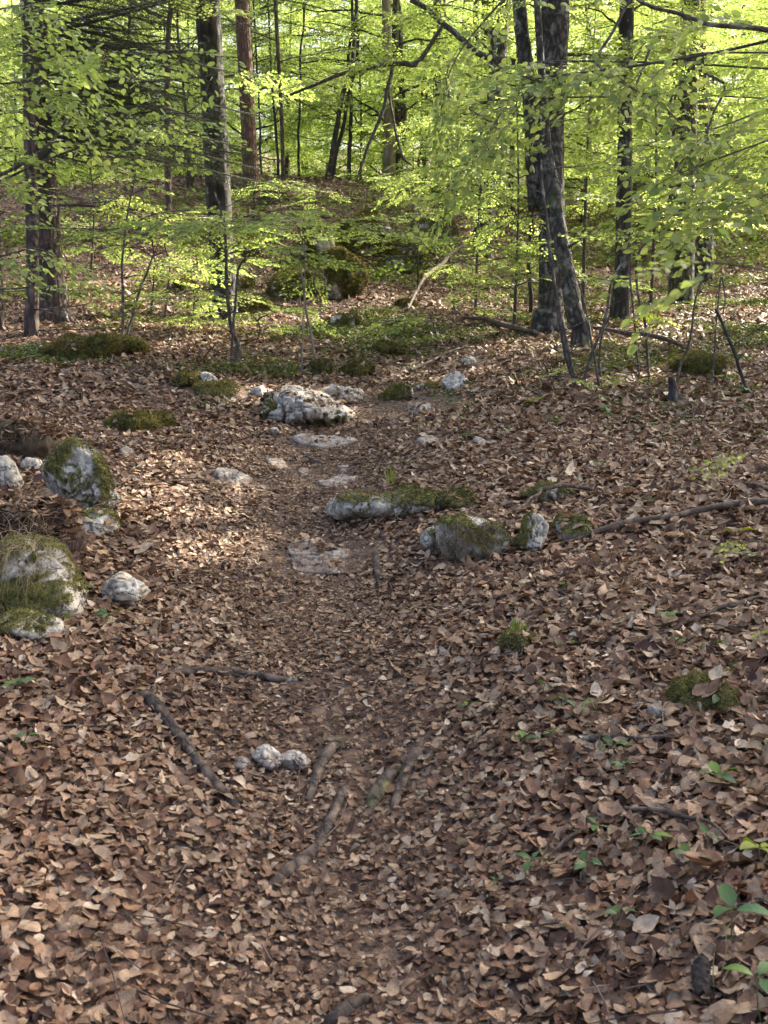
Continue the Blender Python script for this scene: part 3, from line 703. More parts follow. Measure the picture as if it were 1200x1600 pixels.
root_obj('long bent root running down the left of the path', [(205, 1096, 6), (225, 1092, 11), (248, 1115, 12), (275, 1150, 11), (305, 1190, 10), (338, 1232, 10), (365, 1262, 9), (380, 1280, 5)],
         forks=[[(205, 1092, 6), (214, 1100, 6), (208, 1128, 5)], [(230, 1090, 5), (262, 1096, 5), (275, 1108, 3)]], seed=2)
root_obj('curved upright root in the bare soil beside the twin humped stone', [(530, 1166, 4), (518, 1172, 9), (500, 1205, 10), (488, 1240, 9), (480, 1278, 5)], seed=3, lift=.2)
root_obj('longest gnarled root twisting from the bare soil down into the lower leaves', [(548, 1216, 4), (536, 1240, 7), (526, 1266, 8), (512, 1298, 9), (500, 1324, 9), (474, 1352, 12), (436, 1374, 12), (400, 1402, 6)], seed=4, lift=.3, n=56)
root_obj('moss flecked root beside the pale knotted one', [(632, 1198, 6), (612, 1215, 13), (592, 1242, 14), (574, 1272, 9)], B_MOSSROOT, seed=6, lift=.15)
root_obj('pale knotted root right of the moss flecked one', [(660, 1172, 7), (648, 1190, 12), (634, 1216, 10), (618, 1258, 7), (610, 1276, 3)], seed=7, lift=.3,
         forks=[[(662, 1176, 6), (672, 1186, 8), (664, 1200, 5)]])
root_obj('short thin root pointing up the path beside the wide worn slab', [(586, 856, 3), (588, 880, 6), (590, 905, 5), (596, 920, 2)], seed=8, lift=.2)
root_obj('dark buried root tip crossing beneath the worn slab', [(420, 934, 3), (450, 936, 5), (480, 940, 3)], seed=9, lift=.2)
root_obj('dead root stub slanting above the narrow grey stone', [(470, 708, 2), (490, 720, 5), (508, 728, 3)], seed=10, lift=.3)
root_obj('flat dark root at the very bottom of the path', [(500, 1598, 12), (530, 1588, 14), (562, 1570, 12), (585, 1556, 6)], seed=11, lift=.1)
root_obj('short dark root stub left of the wide worn slab', [(296, 926, 3), (312, 930, 5), (326, 938, 3)], seed=12, lift=.3)
WOODM = m_bark('weathered_wood', (.06, .042, .03), (.17, .12, .085), (.29, .22, .165), 30, 30, .0, .004)
DARKW = m_bark('dark_wood', (.045, .032, .024), (.12, .086, .062), (.22, .17, .13), 30, 30, .1, .004)
root_obj('long broken branch, bent and bleached, lying across the right bank', [(882, 858, 3, .02), (925, 845, 5, .02), (975, 832, 7, .02), (1025, 825, 5, .03), (1050, 818, 5, .02), (1110, 806, 6, .02), (1165, 799, 6.5, .02), (1240, 798, 6, .02)],
         WOODM, 'fallen_branch', 'branch', seed=13, n=50, rough=.12, lift=1.)
root_obj('thin dead branch lying over the mossy ledge', [(800, 822, 3, .06), (845, 800, 3, .09), (880, 786, 4, .08), (930, 777, 3, .03)], WOODM, 'fallen_branch', 'branch', seed=14, lift=1., rough=.1, seg=8, wig=.03)
root_obj('mossless weathered branch low on the right bank', [(900, 1172, 3, .02), (940, 1166, 8, .01), (975, 1166, 6, .01), (1010, 1172, 5, .02), (1052, 1168, 3, .03)], DARKW, 'fallen_branch', 'branch', seed=15, lift=1., rough=.15, forks=[[(985, 1170, 3), (1000, 1180, 3), (1010, 1196, 2)]])
root_obj('slender grey stick below the low weathered branch', [(934, 1281, 4, .02), (975, 1280, 4, .02), (1030, 1286, 5, .02), (1072, 1293, 4, .02), (1110, 1308, 3, .03), (1146, 1338, 2, .02)], DARKW, 'stick', 'stick', seed=16, lift=1., rough=.12, seg=8)
root_obj('straight leaf covered stick sloping across the right bank', [(880, 1060, 2, .01), (960, 1025, 4, .01), (1040, 1000, 4, .02), (1110, 970, 4, .02), (1210, 940, 4, .02)], DARKW, 'stick', 'stick', seed=17, lift=1., rough=.12, seg=8, wig=.03)
root_obj('short stick stub left of the slender grey stick', [(856, 1350, 2, .01), (885, 1330, 4, .02), (908, 1316, 3, .02)], DARKW, 'stick', 'stick', seed=18, lift=1., rough=.12, seg=8)
root_obj('dark thin stick beside the large three leaved seedling', [(1050, 1478, 2, .02), (1100, 1462, 3, .02), (1160, 1440, 2, .03), (1210, 1428, 2, .02)], DARKW, 'stick', 'stick', seed=19, lift=1., rough=.1, seg=8, wig=.02)
root_obj('leafy buried twig near the short moss clump', [(790, 985, 3, .01), (830, 968, 5, .01), (866, 955, 3, .01)], DARKW, 'stick', 'stick', seed=20, lift=.6, rough=.15, seg=8)
root_obj('short pale stick poking out at the frame edge above the broken branch', [(1165, 764, 3, .02), (1185, 772, 5, .02), (1225, 782, 5, .02)], WOODM, 'stick', 'stick', seed=21, lift=1., rough=.1, seg=8)
root_obj('long thin log stretching right behind the leaning trunk', [(928, 536, 3, .15), (980, 545, 4, .14), (1040, 552, 4, .12), (1085, 560, 3, .05)], WOODM, 'fallen_log', 'log', seed=22, lift=1., rough=.1, seg=8)
root_obj('fallen pole lying left of the double trunk', [(720, 504, 2, .05), (760, 508, 4, .05), (800, 522, 5, .05), (840, 528, 4, .02)], WOODM, 'fallen_log', 'log', seed=23, lift=1., rough=.1, seg=8)
root_obj('short stout log on the level ground right of the grey topped rock', [(596, 514, 4, .04), (625, 512, 5, .04), (655, 510, 4, .02)], WOODM, 'fallen_log', 'log', seed=24, lift=1., rough=.1, seg=8)
root_obj('slanted bare pole propped across the hollow', [(636, 492, 2, .05), (660, 474, 3, .3), (700, 452, 3, .5), (725, 440, 2, .6)], WOODM, 'fallen_log', 'log', seed=25, lift=1., rough=.1, seg=8)
root_obj('dark fallen trunk on the hillside behind the spruce boughs', [(150, 330, 5, .2), (185, 350, 7, .2), (215, 368, 8, .1), (240, 384, 7, .05)], B_SPRUCE, 'fallen_log', 'log', seed=26, lift=1., rough=.1, seg=10)
root_obj('brushy dead limb lying toward the cleared hillside', [(240, 270, 4, .2), (262, 276, 5, .15), (300, 290, 4, .1)], B_SPRUCE, 'fallen_log', 'log', seed=27, lift=1., rough=.1, seg=10)
root_obj('weathered stick end beside the fallen pole', [(640, 586, 3, .03), (700, 560, 2, .05), (740, 548, 2, .03)], DARKW, 'stick', 'stick', seed=28, lift=1., rough=.1, seg=8)
build_litter()
# ================================================================== FOLIAGE KIT
def yaw_m(a): return np.array([[math.cos(a), math.sin(a), 0], [-math.sin(a), math.cos(a), 0], [0, 0, 1]])
def make_spray(r, L=.7, lsz=.062, step=.036, droop=.12, jit=.38):
    P, X, N, S, A, B, RA = [], [], [], [], [], [], []
    def pt(s): return np.array([s*L, .04*math.sin(s*5), -droop*s*s*L])
    k = 0; s = .12; prev = pt(0)
    for q in np.linspace(.15, 1, 6):
        c = pt(q); A.append(prev); B.append(c); RA.append(.0035*(1.15-q)); prev = c
    while s < 1:
        side = 1 if k % 2 else -1; tl = (.38*(1-s)**.7+.09)*L*r.uniform(.75, 1.2); ang = side*r.uniform(.6, .95)
        d = np.array([math.cos(ang), math.sin(ang), r.uniform(-.18, .08)]); o = pt(s); A.append(o); B.append(o+d*tl); RA.append(.0016)
        u = .03; j = 0
        while u < tl:
            sd = 1 if j % 2 else -1; a2 = ang+sd*r.uniform(.5, 1.0)
            P.append(o+d*u); X.append((math.cos(a2), math.sin(a2), r.uniform(-.45, .05))); N.append(r.normal(0, jit, 3)+(0, 0, 1)); S.append(lsz*r.uniform(.65, 1.15))
            u += step*r.uniform(.8, 1.3); j += 1
        P.append(o+d*tl); X.append(d+[0, 0, -.2]); N.append(r.normal(0, jit, 3)+(0, 0, 1)); S.append(lsz)
        s += .075/L*.7*r.uniform(.8, 1.2); k += 1
    return tuple(np.array(q, float) for q in (P, X, N, S, A, B, RA))
_r = np.random.default_rng(99)
SPRAYS = [make_spray(_r) for _ in range(8)]
SPRAYS_FAR = [make_spray(_r, .8, .07, .048, .1, .45) for _ in range(6)]
SPRAYS_HANG = [make_spray(_r, .55, .062, .046, .5, .6) for _ in range(6)]
GREENS = np.array([(.17, .225, .06), (.21, .265, .07), (.25, .30, .08), (.135, .19, .055), (.31, .345, .115)])*np.array([.95, 1., 1.0])
class Fol:
    def __init__(s): s.l = [[] for _ in range(4)]; s.t = [[] for _ in range(3)]
    def spray(s, sp, o, d, up, sc=1.):
        P, X, N, S, A, B, RA = sp; x = d/np.linalg.norm(d); z = up-x*(up@x); z /= max(np.linalg.norm(z), 1e-6); R = np.stack([x, np.cross(z, x), z])
        s.l[0].append(P@R*sc+o); s.l[1].append(X@R); s.l[2].append(N@R); s.l[3].append(S*sc)
        s.t[0].append(A@R*sc+o); s.t[1].append(B@R*sc+o); s.t[2].append(RA*sc)
    def build(s, G, lod, r, pal=GREENS, GT=None, drop=None, wid=.62, bright=1.):
        if not s.l[0]: return
        P, X, N, S = (np.concatenate(q) for q in s.l)
        if drop is not None:
            k = drop(P); P, X, N, S = P[k], X[k], N[k], S[k]
        n = len(P); q = np.clip(.5+.9*fbm(P*1.4, 2)+r.normal(0, .22, n), 0, .999)
        col = pal[(q*len(pal)).astype(int)]*r.uniform(.8, 1.2, (n, 1))*bright
        leaves(G, P, X, N, S, S*wid*r.uniform(.85, 1.1, n), lod, col, r=r)
        if GT is not None:
            A, B, R_ = (np.concatenate(q) for q in s.t); segs3(GT, A, B, R_, R_*.5, np.broadcast_to((.10, .075, .055), (len(A)*6, 3)))
def limb(Gt, F, o, az, L, rise, r, rad, sprays=SPRAYS, every=.17, start=.22, sc=1., seg=5, sag=.25, wob=.12, tilt=.2):
    n = 9; s = np.linspace(0, 1, n); a = az+wob*np.cumsum(r.normal(0, .35, n))*.5
    d = np.stack([np.sin(a), np.cos(a), rise*(1-s)-sag*s], -1); P = np.vstack([o, o+np.cumsum(d[:-1]*L/(n-1), 0)])
    P[1:] += r.normal(0, .012*L, (n-1, 3))
    if Gt is not None: tube(Gt, P, rad*(1-.85*s)+.002, seg, 0, False, col=(.09, .075, .06))
    u = start; k = 0
    while u <= 1:
        i = min(int(u*(n-1)), n-2); f = u*(n-1)-i; p = P[i]*(1-f)+P[i+1]*f; t = P[i+1]-P[i]; t /= np.linalg.norm(t)
        side = 1 if k % 2 else -1; b = side*r.uniform(.55, 1.0); c_, s_ = math.cos(b), math.sin(b)
        dd = np.array([t[0]*c_-t[1]*s_, t[0]*s_+t[1]*c_, t[2]*.4+r.uniform(-.22, .1)])
        F.spray(sprays[r.integers(len(sprays))], p, dd, np.array([r.normal(0, tilt), r.normal(0, tilt), 1.]), sc*r.uniform(.75, 1.15)*(1.05-.25*u))
        u += every/L*r.uniform(.7, 1.3); k += 1
    F.spray(sprays[0], P[-1], P[-1]-P[-2], np.array([0, 0, 1.]), sc*.9)
    return P
def crown(Gt, F, axis, z0, z1, n, lmax, r, rad=.02, shape=.5, **kw):
    """limbs leaving a trunk axis (k,3) between heights z0..z1"""
    zs = np.sort(r.uniform(z0, z1, n)); a = r.uniform(0, 6.28)
    for z in zs:
        o = np.array([np.interp(z, axis[:, 2], axis[:, 0]), np.interp(z, axis[:, 2], axis[:, 1]), z])
        q = (z-z0)/(z1-z0+1e-6); L = lmax*(1-shape*q)*r.uniform(.6, 1.05); a += 2.4+r.normal(0, .35)
        limb(Gt, F, o, a, L, r.uniform(.15, .6), r, rad*(.5+.5*L/lmax), **kw)

# chosen sunlit spots: canopy leaves are cut away on the way to the sun
def spot(px, py, rx, ry): g, _ = ground(px, py); return (g[0], g[1], rx, ry)
SPOTS = [spot(295, 790, .42, .75), spot(255, 745, .28, .4), spot(360, 850, .25, .5), spot(150, 462, 1.2, 1.0), spot(440, 622, .8, .5), spot(470, 540, 2.2, .8),
         spot(440, 445, 2.2, 1.6), spot(330, 545, 1.2, .9), spot(900, 600, .7, .6), spot(1000, 590, .8, .3), spot(700, 590, .6, .35), spot(560, 575, .9, .4),
         spot(800, 540, .9, .5), spot(90, 360, 1.2, 1.5), spot(560, 430, 1., 1.), spot(190, 925, .14, .2), spot(60, 860, .3, .12), spot(950, 505, 1., 1.), spot(640, 650, .5, .25)]
def to_ground(P):
    s = (P[:, 2]-Hb(P[:, 0], P[:, 1]))/SUN[2]
    for _ in range(4):
        q = P-SUN*s[:, None]; s = s+(q[:, 2]-Hb(q[:, 0], q[:, 1]))/(SUN[2]+.12)
    return P-SUN*s[:, None]
def keep_shade(P):
    """True where a canopy leaf stays"""
    q = to_ground(P); v = np.zeros(len(P))
    for x, y, rx, ry in SPOTS: v = np.maximum(v, np.exp(-(((q[:, 0]-x)/rx)**2+((q[:, 1]-y)/ry)**2)**2*.7))
    v = v*(.72+.9*fbm2(q[:, 0]*3, q[:, 1]*3, 3))
    far = np.clip((q[:, 1]-9)/3, 0, 1); hole = far*(fbm2(q[:, 0]*.9, q[:, 1]*.9, 3, 4.) > -.10)
    return (v < .30) & (hole < .5)

# ================================================================== TALL TREES IN VIEW
def dir_px(px, py, t): return unproj(px, py, t)
def trunk_tree(name, label, cat, t, pts, bark, top=13., group=None, rough=.07, flare=1.18, seg=20, limbs=None, pal=GREENS, lod=1, base=None, cbase=None, ntop=0, wob=.0, seed=1, freq=5., root_n=0):
    """pts: (px, py, radius_px) from the base up, in the plane at depth t; the first one stands on the ground"""
    r = np.random.default_rng(seed)
    g = at(pts[0][0], t) if base is None else base
    W = [[g[0], g[1], g[2]-.15, pts[0][2]/1600*t*flare]]
    W.append([g[0], g[1], g[2]+.18, pts[0][2]/1600*t*1.08])
    for px, py, rp in pts[1:]:
        p = unproj(px, py, t); W.append([p[0], g[1]+(p[1]-g[1])*.05+(r.normal(0, .02)), p[2], rp/1600*t])
    W = np.array(W); W = W[np.argsort(W[:, 2])]
    W = W[np.r_[True, np.diff(W[:, 2]) > .04]]
    if top and W[-1, 2] < top:
        e = W[-1]; d = (W[-1]-W[-2])[:2]/(W[-1, 2]-W[-2, 2]+1e-6)
        for z in (e[2]+(top-e[2])*.5, top): W = np.vstack([W, [e[0]+d[0]*(z-e[2])*.6, e[1]+.1*(z-e[2])*.1, z, max(e[3]*(1-.75*(z-e[2])/(top-e[2]+.01)), .012)]])
    s = smooth_path(W, 70)
    if wob: s[:, 0] += wob*fbm(np.stack([s[:, 2]*.8+seed, s[:, 2]*0, s[:, 2]*0], -1), 3)
    root = thing(name, label, cat, g, group)
    G = Geo(); tube(G, s[:, :3], s[:, 3], seg, rough, True, seed, freq=freq)
    for k in range(root_n):
        a = k*6.283/root_n+r.uniform(-.3, .3); rr = s[1, 3]*.8; q = []
        for u in np.linspace(0, 1, 7):
            x = g[0]+math.cos(a)*rr*(.6+1.25*u); y = g[1]+math.sin(a)*rr*(.6+1.25*u); q.append([x, y, float(H(x, y))+rr*(1.05*(1-u)**2.2)-.03*u])
        tube(G, smooth_path(q, 12), np.linspace(rr*.42, rr*.10, 12), 8, .15, True, k)
    G.obj('trunk', bark, root, True, g)
    ax = s[:, :3]; F = Fol(); Gb = Geo()
    for L in (limbs or []): L(Gb, F, ax, r)
    if ntop:
        Ft = Fol(); crown(Gb, Ft, ax, cbase or top*.7, top, ntop, 2.6, r, .035, .3, sprays=SPRAYS_FAR, every=.22, sc=1.2)
        G2 = Geo(); Ft.build(G2, 0, r, pal, drop=keep_shade)
        if G2.n: G2.obj('crown', M_LEAF, root, False, g)
    if Gb.n: Gb.obj('branches', B_STEM, root, False, g)
    if F.l[0]:
        G2 = Geo(); GT = Geo(); F.build(G2, lod, r, pal, GT); G2.obj('foliage', M_LEAF, root, False, g); GT.obj('twigs', M_TWIG, root, False, g)
    return root, ax, g
def low_limbs(z0, z1, n, lmax, **kw):
    def f(Gb, F, ax, r): crown(Gb, F, ax, ax[0, 2]+z0, ax[0, 2]+z1, n, lmax, r, **kw)
    return f
def px_limb(pts, t, every=.2, start=.3, sprays=SPRAYS, sc=1., seg=7, bare=False):
    """a limb drawn through pixel points (px,py,rpx) near depth t"""
    def f(Gb, F, ax, r):
        W = []
        for i, p in enumerate(pts):
            tt = t+(p[3] if len(p) > 3 else 0); q = unproj(p[0], p[1], tt); W.append([*q, p[2]/1600*tt])
        s = smooth_path(W, 26); s[:, :3] += (fbm(s[:, :3]*2.5+3, 2)*.06)[:, None]
        tube(Gb, s[:, :3], s[:, 3], seg, 0, True)
        if bare: return
        Lt = np.linalg.norm(np.diff(s[:, :3], axis=0), axis=1).sum(); u = start; k = 0
        while u < 1:
            i = int(u*24); tn = unit(s[i+1, :3]-s[i, :3]); b = (1 if k % 2 else -1)*r.uniform(.5, 1.1)
            hz = np.array([tn[0]*math.cos(b)-tn[1]*math.sin(b), tn[0]*math.sin(b)+tn[1]*math.cos(b), tn[2]*.3-.12])
            if np.linalg.norm(hz[:2]) < .3: a = r.uniform(0, 6.28); hz = np.array([math.cos(a), math.sin(a), -.1])
            F.spray(sprays[r.integers(len(sprays))], s[i, :3], hz, np.array([r.normal(0, .25), r.normal(0, .25), 1.]), sc*r.uniform(.7, 1.1)); u += every/max(Lt, .1)*r.uniform(.7, 1.3); k += 1
    return f
trunk_tree('beech_tree', 'straight dark trunk with lichen blotches standing inside the bend', 'tree', 14.2, [(353, 478, 20), (351, 400, 19), (345, 250, 19), (338, 100, 18.5), (335, 0, 18)], B_DARK, 16, ntop=26, cbase=10, seed=11, root_n=5,
           limbs=[low_limbs(2.6, 7.5, 6, 1.2), px_limb([(352, 440, 3), (372, 380, 2), (400, 350, 1)], 14), px_limb([(336, 195, 2), (300, 205, 2), (262, 190, 1)], 14)])
trunk_tree('spruce_tree', 'reddish scaly spruce trunk lit along one edge on the ridge', 'tree', 21.5, [(398, 330, 12), (394, 200, 11.5), (388, 60, 11), (386, 0, 10.5)], B_RED, 20, seed=12, root_n=4)
trunk_tree('beech_tree', 'pale smooth trunk rising from the saddle behind the ridge', 'tree', 25, [(608, 300, 9.5), (608, 180, 8), (604, 60, 7), (603, 0, 6.5)], B_PALE, 22, seed=13, ntop=14, cbase=15)
trunk_tree('beech_tree', 'dark crooked trunk close beside the pale smooth one', 'tree', 26, [(626, 305, 8), (628, 200, 6.5), (624, 120, 6), (620, 0, 5.5)], B_DARK, 22, seed=14, ntop=14, cbase=15, wob=.15)
trunk_tree('beech_tree', 'single brown trunk half way between the pale trunk and the cluster', 'tree', 28, [(684, 318, 7.5), (682, 250, 7), (680, 150, 6), (680, 0, 6)], B_SPRUCE, 22, seed=15)
trunk_tree('beech_tree', 'thickest brown trunk of the cluster in the hollow', 'tree', 27, [(758, 330, 13), (757, 250, 12), (757, 130, 11), (757, 0, 10)], B_SPRUCE, 22, seed=16)
trunk_tree('beech_tree', 'slim dark trunk at the path side of the cluster', 'tree', 27.5, [(738, 325, 6), (737, 250, 5), (738, 130, 5), (738, 0, 4)], B_DARK, 22, seed=17)
trunk_tree('beech_tree', 'medium brown trunk at the double trunk side of the cluster', 'tree', 28, [(775, 330, 7), (774, 250, 7), (776, 130, 6), (780, 0, 5)], B_SPRUCE, 22, seed=18)
# main pair on the right
rt, ax, g = trunk_tree('beech_tree', 'massive double stemmed tree with rough grey bark and mossy foot', 'tree', 12.4, [(852, 528, 23), (856, 490, 20), (857, 420, 19.5), (854, 300, 19.5), (853, 200, 20), (856, 100, 20.5), (857, 0, 20.5)], B_MAIN, 15, ntop=34, cbase=8.5, seed=21, root_n=6, rough=.10, seg=28,
    limbs=[low_limbs(1.2, 7.5, 9, 1.4), px_limb([(802, 100, 5), (745, 78, 5), (690, 38, 4.5), (640, 0, 4)], 12.0, every=.35, start=.35),
           px_limb([(690, 42, 3), (655, 96, 4), (630, 98, 4), (575, 107, 3), (530, 118, 3), (450, 150, 2)], 12.0, every=.3, start=.2, sc=.9),
           px_limb([(612, 102, 3), (602, 150, 3), (585, 210, 2.5), (562, 262, 2), (555, 282, 1)], 12.0, every=.6, start=.5, sc=.6),
           px_limb([(604, 130, 2), (614, 190, 2), (628, 245, 2), (640, 262, 1)], 12.1, every=.6, start=.5, sc=.6)])
G = Geo()
W = [(838, 330, 15, 0), (834, 250, 15, -.1), (830, 180, 14, -.1), (822, 100, 13, -.1), (814, 40, 13, -.1), (809, -40, 12, -.1), (800, -250, 10, -.1)]
q = smooth_path([[*unproj(a, b, 12.2+d), c*.86/1600*12.2] for a, b, c, d in W], 40); tube(G, q[:, :3], q[:, 3], 22, .10, True, 5., freq=5); G.obj('stem', B_MAIN, rt, True, g)
trunk_tree('beech_tree', 'leaning trunk with lichened grey bark tilting into the massive double stem', 'tree', 11.3, [(903, 558, 14.5), (894, 500, 13.5), (880, 430, 12.5), (868, 370, 11), (857, 300, 9.5), (846, 220, 7)], B_MAINMOSS, 8.2, seed=22, root_n=3, rough=.10, seg=24,
    limbs=[low_limbs(1.0, 4.5, 4, .8)])
trunk_tree('beech_tree', 'plain dark trunk standing alone up slope of the leaning one', 'tree', 13.6, [(962, 515, 14), (966, 420, 12.5), (966, 300, 11.5), (964, 150, 11), (963, 0, 10.5)], B_DARK, 15, ntop=26, cbase=9, seed=23, root_n=5, limbs=[low_limbs(1.5, 7, 8, 1.5)])
# spruces at the left
def bough(Gw, Gn, o, az, L, r, rise=.0, sag=.35, dens=1., dead=False):
    n = 12; s = np.linspace(0, 1, n); a = az+.06*np.cumsum(r.normal(0, .5, n))
    d = np.stack([np.sin(a), np.cos(a), rise-sag*s+.35*s**3], -1); P = np.vstack([o, o+np.cumsum(d[:-1]*L/(n-1), 0)])
    tube(Gw, P, .012*(1-.8*s)*L/1.6+.0025, 5, 0, False); As, Bs = [], []
    for u in np.arange(.12, 1, .035/max(L, .5)*1.6/max(dens, .3)):
        i = min(int(u*(n-1)), n-2); f = u*(n-1)-i; p = P[i]*(1-f)+P[i+1]*f; t = unit(P[i+1]-P[i])
        for sd in (1, -1):
            b = sd*r.uniform(.7, 1.05); l = L*(.30*(1-u)+.07)*r.uniform(.6, 1.1)
            dd = unit(np.array([t[0]*math.cos(b)-t[1]*math.sin(b), t[0]*math.sin(b)+t[1]*math.cos(b), t[2]-.25+r.normal(0, .08)]))
            As.append(p); Bs.append(p+dd*l); q = p
            for w_ in np.arange(.25, 1, .22):
                q = p+dd*l*w_
                for s2 in (1, -1):
                    b2 = b+s2*.7; d2 = unit(np.array([t[0]*math.cos(b2)-t[1]*math.sin(b2), t[0]*math.sin(b2)+t[1]*math.cos(b2), -.3])); As.append(q); Bs.append(q+d2*l*.4*(1.1-w_))
    As.append(P[-2]); Bs.append(P[-1]+(P[-1]-P[-2])*.6)
    A = np.array(As); B = np.array(Bs); segs3(Gw, A, B, .0016, .0008, None)
    if dead: return
    ln = np.linalg.norm(B-A, axis=1); k = np.maximum((ln/.012).astype(int), 2); idx = np.repeat(np.arange(len(A)), k); u = r.random(len(idx))
    Pn = A[idx]+(B-A)[idx]*u[:, None]; t = unit(B-A)[idx]; X = t*.8+r.normal(0, .55, (len(idx), 3))*[1, 1, .5]; N = r.normal(0, .5, (len(idx), 3))+[0, 0, 1]
    col = np.array([.018, .036, .014])*r.uniform(.6, 1.7, (len(idx), 1)); tip = (u > .8)[:, None]; col = np.where(tip, col*np.array([1.7, 1.6, 1.1]), col)
    m = len(idx); leaves(Gn, Pn, X, N, r.uniform(.018, .03, m), np.full(m, .0042), 0, col, r=r)
def spruce(label, t, pts, bark, boughs, seed, top=16, rough=.06, group=None, seg=20, root_n=5, flare=1.3):
    r = np.random.default_rng(seed); root, ax, g = trunk_tree('spruce_tree', label, 'tree', t, pts, bark, top, rough=rough, seed=seed, seg=seg, root_n=root_n, flare=flare)
    Gw = Geo(); Gn = Geo()
    for z, az, L, sag, dens, dead in boughs:
        o = np.array([np.interp(z, ax[:, 2], ax[:, 0]), np.interp(z, ax[:, 2], ax[:, 1]), z]); bough(Gw, Gn, o, az, L, r, .05, sag, dens, dead)
    if Gw.n: Gw.obj('branches', B_STEM, root, False, g)
    if Gn.n: Gn.obj('needles', M_NEEDLE, root, False, g)
    return root
R = np.random.default_rng(4)
bs = []
for z in np.arange(4.6, 11.5, .16): bs.append((z, R.uniform(.2, 2.9), R.uniform(1.5, 2.9), R.uniform(.25, .5), R.uniform(.6, 1.), False))
for z in np.arange(3.9, 6.2, .3): bs.append((z, R.uniform(-.2, 3.0), R.uniform(1.2, 2.4), R.uniform(.3, .5), .22, True))
for z in np.arange(4.9, 8, .12): bs.append((z, R.uniform(.6, 2.2), R.uniform(1.8, 2.9), R.uniform(.35, .5), .9, False))
spruce('thickest furrowed spruce trunk with drooping boughs at the shaded side', 12.6, [(90, 490, 25), (86, 430, 23), (83, 350, 22), (79, 250, 20), (75, 120, 18), (70, 0, 16)], B_SPRUCE, bs, 31, rough=.08, seg=28, root_n=7)
bs = [(z, R.uniform(-2.5, 3), R.uniform(.5, 1.2), .2, .4, True) for z in np.arange(2.6, 6, .22)]
spruce('thin spruce trunk directly in front of the thickest furrowed one', 11.4, [(58, 528, 10), (60, 450, 9.5), (62, 350, 9.5), (63, 200, 9), (64, 0, 8)], B_SPRUCE, bs, 32, seg=14, root_n=3)
spruce('slender dark spruce pole at the edge beyond the hummocks', 11.6, [(8, 512, 7), (8, 400, 6), (6, 280, 6), (4, 0, 5)], B_SPRUCE, [(z, R.uniform(-2, 3), .8, .2, .4, True) for z in np.arange(3, 6, .4)], 33, seg=12, root_n=3)
bs = []
for z in np.arange(6.6, 14.5, .2): bs.append((z, R.uniform(-3, 3), R.uniform(1.6, 2.6)*(1.15-(z-6)/14), R.uniform(.15, .35), .7, False))
spruce('young dark spruce with dense boughs filling the gap beside the straight trunk', 18.5, [(272, 330, 5), (272, 200, 5), (276, 80, 4), (282, 0, 4)], B_SPRUCE, bs, 34, seg=10, root_n=0, top=15)
bs = []
for z in np.arange(8.5, 13.5, .22): bs.append((z, R.uniform(-3, 3), R.uniform(1.3, 2.2), R.uniform(.2, .4), .6, False))
spruce('tall far spruce with dark boughs beside the reddish trunk', 23, [(447, 300, 3), (445, 200, 3), (440, 100, 3), (436, 0, 3)], B_SPRUCE, bs, 35, seg=10, root_n=0, top=15)
# little firs in the hollow
def little_fir(label, px, t, h, seed):
    r = np.random.default_rng(seed); g = at(px, t); root = thing('young_fir', label, 'fir', g); Gw = Geo(); Gn = Geo(); Gt = Geo()
    tube(Gt, [g-[0, 0, .1], g+[0, 0, h*.5], g+[.02, 0, h]], [.018, .012, .004], 7, 0)
    for z in np.arange(.25*h, h, .075): bough(Gw, Gn, g+[0, 0, z], r.uniform(-3.14, 3.14), (h-z)*.55+.22, r, .12, .12, .8)
    Gt.obj('trunk', B_STEM, root, True, g); Gw.obj('branches', B_STEM, root, False, g); Gn.obj('needles', M_NEEDLE, root, False, g)
little_fir('little dark fir at the bottom of the hollow', 652, 17.2, 1.6, 1)
little_fir('second little fir up slope, flatter and wider', 700, 17.8, 1.1, 2)
little_fir('dark bushy fir seedling in front of the straight lichened trunk', 402, 19.5, 1.2, 3)

